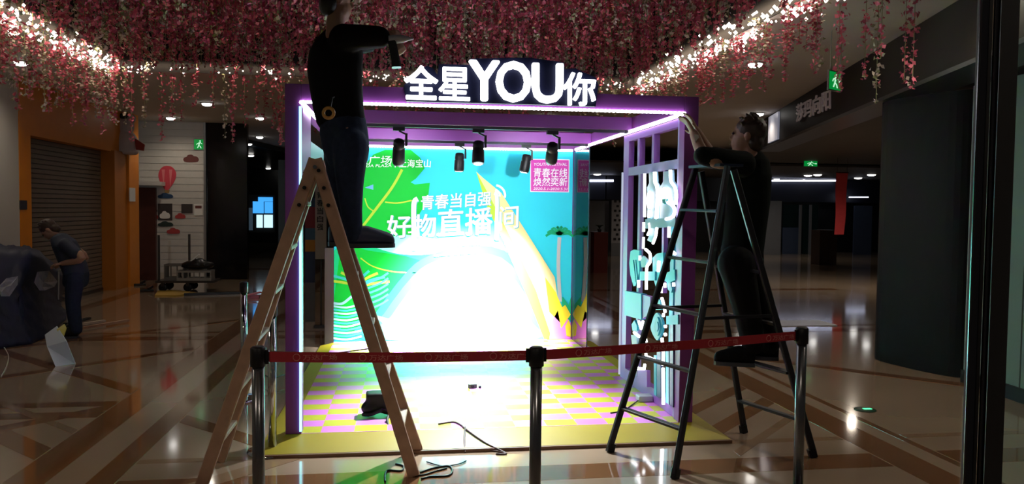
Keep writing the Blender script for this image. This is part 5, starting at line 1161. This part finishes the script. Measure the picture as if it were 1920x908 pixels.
m_cab = mat('dark_red_brown_cable', (.06, .02, .014), .5)
def rz(x, y, base=0.006):     # on the deck, the ramp or the floor, whichever lies under the pixel
    p = on_z(x, y, ZP)
    if p.y > Y0: return V((p.x, p.y, ZP + base))
    for z in (.05, .04, .03, .024):
        p = on_z(x, y, z)
        if p.y > YO and z <= .022 + (p.y - YO) / (Y0 - YO) * .04 + .008: return V((p.x, p.y, .022 + (p.y - YO) / (Y0 - YO) * .038 + base))
    p = on_z(x, y, 0); return V((p.x, p.y, base))
def cable(name, pts, label, m=m_cab, r=.006): return tag(MB().tube(curve_pts([rz(*p) for p in pts], 6), r, 6).build(name, m), label, 'cable')
cable('power_cable', [(822, 797), (850, 793), (866, 800), (872, 808), (910, 832), (948, 852), (930, 853)], 'dark cable looping from the platform over the yellow border at the right of the ladder')
cable('power_cable', [(776, 852), (800, 848), (822, 850), (830, 846), (880, 844), (930, 848), (950, 853)], 'brown cable running along the foot of the yellow border')
cable('power_cable', [(872, 806), (871, 825), (872, 850)], 'short cable crossing the yellow border straight down')
cable('black_cable', [(722, 905), (722, 892), (728, 884), (752, 885), (756, 876), (742, 872)], 'black cable loop on the floor left of the ladder foot', m_blk)
cable('black_cable', [(788, 888), (812, 880), (840, 876), (848, 884), (840, 894), (806, 896), (790, 900)], 'black cable loop on the floor right of the ladder foot', m_blk)
cable('black_cable', [(800, 868), (830, 876), (860, 872), (874, 866)], 'thin black cable arc nearest the border on the bright reflection', m_blk, .004)
cable('black_cable', [(764, 890), (790, 893), (815, 886), (838, 880)], 'thin black cable lying straight out from the ladder foot', m_blk, .005)
cable('floor_cable', [(498, 706), (512, 710), (534, 704)], 'dark cable arc on the floor left of the booth post', m_blk, .006)
g = on_z(474, 560); t = tag(MB().box((g.x - .12, g.y, .002), (g.x + .1, g.y + .2, .05)).bar(g + V((-.1, -.05, .06)), g + V((.12, .1, .10)), .1, .02).build('pink_wrapper', mat('pink_wrap', (.55, .16, .22), .5)), 'pink wrapped packet on the floor behind the polished stanchions', 'packet')

# ------------------------------------------------------------------ flower garlands
m_f = [mat('blossom_pink', (.62, .13, .20), .7), mat('blossom_deep_pink', (.40, .06, .11), .7), mat('blossom_cream', (.60, .52, .44), .7), mat('blossom_sage', (.26, .28, .14), .7)]
for m in m_f:
    b = m.node_tree.nodes['Principled BSDF']; b.inputs['Subsurface Weight'].default_value = 0
def strand_arrays(x, y, ztop, L, rng, kind=None, per_m=62, size=.024, rad=.035):
    n = max(8, int(L * per_m)); k = rng.random() if kind is None else kind
    pal = np.array([.74, .20, .04, .02]) if k < .50 else (np.array([.04, .03, .66, .27]) if k < .74 else np.array([.12, .80, .03, .05]))
    t = np.sort(rng.random(n)); c = np.empty((n, 3)); taper = 1 - .55 * t
    c[:, 0] = x + rng.normal(0, 1, n) * rad * taper; c[:, 1] = y + rng.normal(0, 1, n) * rad * taper; c[:, 2] = ztop - t * L
    u = rng.normal(0, 1, (n, 3)); u /= np.linalg.norm(u, axis=1)[:, None]; v = np.cross(u, rng.normal(0, 1, (n, 3))); v /= np.linalg.norm(v, axis=1)[:, None]; w_ = np.cross(u, v)
    s = (size * (.7 + .7 * rng.random(n)) * (.75 + .25 * taper))[:, None]
    q = np.stack([c + u * s, c + v * s * .75 + w_ * s * .3, c - u * s, c - v * s * .75 + w_ * s * .3], 1)
    q = q.reshape(-1, 3); mi = rng.choice(4, n, p=pal); e = .003
    stem = np.array([[x - e, y, ztop], [x + e, y, ztop], [x + e, y, ztop - L], [x - e, y, ztop - L], [x, y - e, ztop], [x, y + e, ztop], [x, y + e, ztop - L], [x, y - e, ztop - L]])
    return np.concatenate([q, stem]), np.concatenate([mi, [3, 3]])
def mesh_from(name, V_, M_):
    me = bpy.data.meshes.new(name); nf = len(M_)
    me.vertices.add(len(V_)); me.vertices.foreach_set('co', V_.astype(np.float32).ravel())
    me.loops.add(nf * 4); me.loops.foreach_set('vertex_index', np.arange(nf * 4, dtype=np.int32))
    me.polygons.add(nf); me.polygons.foreach_set('loop_start', np.arange(nf, dtype=np.int32) * 4); me.polygons.foreach_set('material_index', M_.astype(np.int32))
    for m in m_f: me.materials.append(m)
    me.update(calc_edges=True); return me
EDGE = [mesh_from('garland_blossoms', *strand_arrays(0, 0, 0, L, RNG, k, 78, .022, .030)) for L, k in ((.5, .1), (.65, .2), (.75, .3), (.8, .7), (.6, .6), (.9, .4), (.7, .9), (.5, .45), (.95, .1), (.85, .65))]
LONG = [mesh_from('garland_blossoms', *strand_arrays(0, 0, 0, L, RNG, k, 78, .023, .038)) for L, k in ((1.0, .1), (1.05, .3), (1.1, .2), (.95, .7), (1.1, .75), (1.0, .9), (1.12, .5), (1.08, .05))]
cnt = 0
def garland(me, x, y, z, label, group, k=1.0):
    global cnt
    o = bpy.data.objects.new('flower_garland', me); label = label.replace('#', me['look']); group = group.replace('#', me['look']); COL.objects.link(o); o.location = (x, y, z); o.rotation_euler = (0, 0, random.uniform(0, 6.28)); o.scale = (1, 1, k * random.uniform(.85, 1.15))
    tag(o, label, 'garland', group); cnt += 1
for me_, look in zip(EDGE, ('short pink', 'pink', 'long pink', 'long cream', 'short cream', 'long pale pink', 'deep pink', 'short light pink', 'longest pink', 'long sage and cream')): me_['look'] = look
for me_, look in zip(LONG, ('pink', 'rosy pink', 'light pink', 'cream', 'crimson pink', 'deep pink', 'sage and cream', 'bright pink')): me_['look'] = look
def edge_line(n, f, label, group, k=1.0):
    for i in range(n): x, y = f((i + random.uniform(.2, .8)) / n); garland(random.choice(EDGE), x + random.gauss(0, .05), y + random.gauss(0, .05), ZC + random.uniform(-.01, .05), label, group, k)
edge_line(66, lambda s: (CX0 - .02, 6.6 + (CY1 - 6.6) * s), '# blossom garland dangling along the lit left ceiling edge', '# garlands along the left ceiling edge', 0.85)
edge_line(64, lambda s: (CX0 + (CX1 - CX0) * s, CY1 + .02), '# blossom garland dangling along the far ceiling edge behind the booth', '# garlands along the far ceiling edge')
edge_line(60, lambda s: (CX1 + .02, 5.9 + (CY1 - 5.9) * (s + .022 * math.sin(s * 75))), '# blossom garland dangling along the lit right ceiling edge', '# garlands along the right ceiling edge', 0.62)
for x, y in ((1575, 6), (1625, 0), (1648, 5), (1700, 0), (1716, 0), (1580, 20), (1530, 10), (1655, -10)):
    p = on_z(x, y, ZC); garland(random.choice(EDGE[:4]), p.x, p.y, ZC, '# garland hung singly from the plain ceiling at the upper right', '# single garlands at the upper right')
for i in range(300 - cnt):
    garland(random.choice(LONG), random.uniform(CX0 + .1, CX1 - .1), random.uniform(6.1, 7.4), 4.58, '# blossom garland in the nearest rows of the flower ceiling', '# garlands in the nearest ceiling rows')
Vs, Ms = [], []
yy = 5.2
while yy < CY1 - .04:
    xx = CX0 + .06
    while xx < CX1 - .04:
        q, m = strand_arrays(xx + RNG.normal(0, .04), yy + RNG.normal(0, .04), 4.58, 1.07 + RNG.random() * .2, RNG, None, 74, .025, .029); Vs.append(q); Ms.append(m); xx += .15
    yy += .165
o = bpy.data.objects.new('flower_ceiling', mesh_from('flower_ceiling', np.concatenate(Vs), np.concatenate(Ms))); COL.objects.link(o)
tag(o, 'dense mass of pink and cream blossom strands filling the ceiling recess', 'flowers', None, 'stuff')
# added glowing specks for overlit petals, and the light of the recess edge
mb = MB()
def specks(n, f, sx, sz, rmin, rmax):
    for i in range(n):
        x, y = f(random.random() if random.random() < .3 else (int(random.random() * 13) + random.gauss(.5, .16)) / 13); r = random.uniform(rmin, rmax)
        c = V((x + random.gauss(0, sx), y + random.gauss(0, .08), ZC + .03 + random.gauss(0, sz))); mb.add([c + V((r, 0, 0)), c + V((0, r, 0)), c - V((r, 0, 0)), c - V((0, r, 0)), c + V((0, 0, r)), c - V((0, 0, r))], [(0, 1, 4), (1, 2, 4), (2, 3, 4), (3, 0, 4), (1, 0, 5), (2, 1, 5), (3, 2, 5), (0, 3, 5)])
specks(470, lambda s: (CX0 - .05, 6.8 + (CY1 - 6.9) * s), .07, .06, .010, .028)
specks(620, lambda s: (CX1 + .05, 5.8 + (CY1 - 5.9) * s), .07, .06, .010, .028)
specks(200, lambda s: (CX0 + (CX1 - CX0) * s, CY1 - .02), .05, .02, .008, .018)
m_fb = lamp_mat('petal_glow', (1.0, .90, .78), 5.0); m_fb.cycles.emission_sampling = 'NONE'
fl_ = mb.build('petal_glow_specks', m_fb); tag(fl_, 'glowing tiny warm white bulbs glittering along the ceiling recess edge', 'glow specks', None, 'stuff')
WARM = (1.0, .78, .55)
area_light('edge_light', (CX0 + .10, 8.9, ZC + .10), (CX0 - .35, 8.9, ZC - .25), 4.4, .05, 20, WARM)
area_light('edge_light', (CX1 - .10, 8.5, ZC + .10), (CX1 + .35, 8.5, ZC - .25), 5.2, .05, 24, WARM)
area_light('edge_light', ((CX0 + CX1) / 2, CY1 - .08, ZC + .10), ((CX0 + CX1) / 2, CY1 + .3, ZC - .3), 7.0, .05, 14, WARM)

# added fill spots without fixtures: behind the camera, right shopfront, red banner, far end
for p, pw in (((-2.6, 1.2, 3.3), 60), ((0.8, 0.9, 3.3), 50), ((4.1, 3.4, 3.3), 100), ((4.25, 5.2, 3.36), 80), ((9.6, 15.2, 2.9), 260), ((8.5, 24.0, 2.86), 60), ((13.0, 25.0, 2.86), 60), ((-3.6, 4.6, 3.36), 40)):
    spot_light('added_fill_spot', p, (p[0], p[1] + (0.6 if p[1] < 3 else 0), 0), pw, (1.0, .86, .70), 160, 0.9, .09)
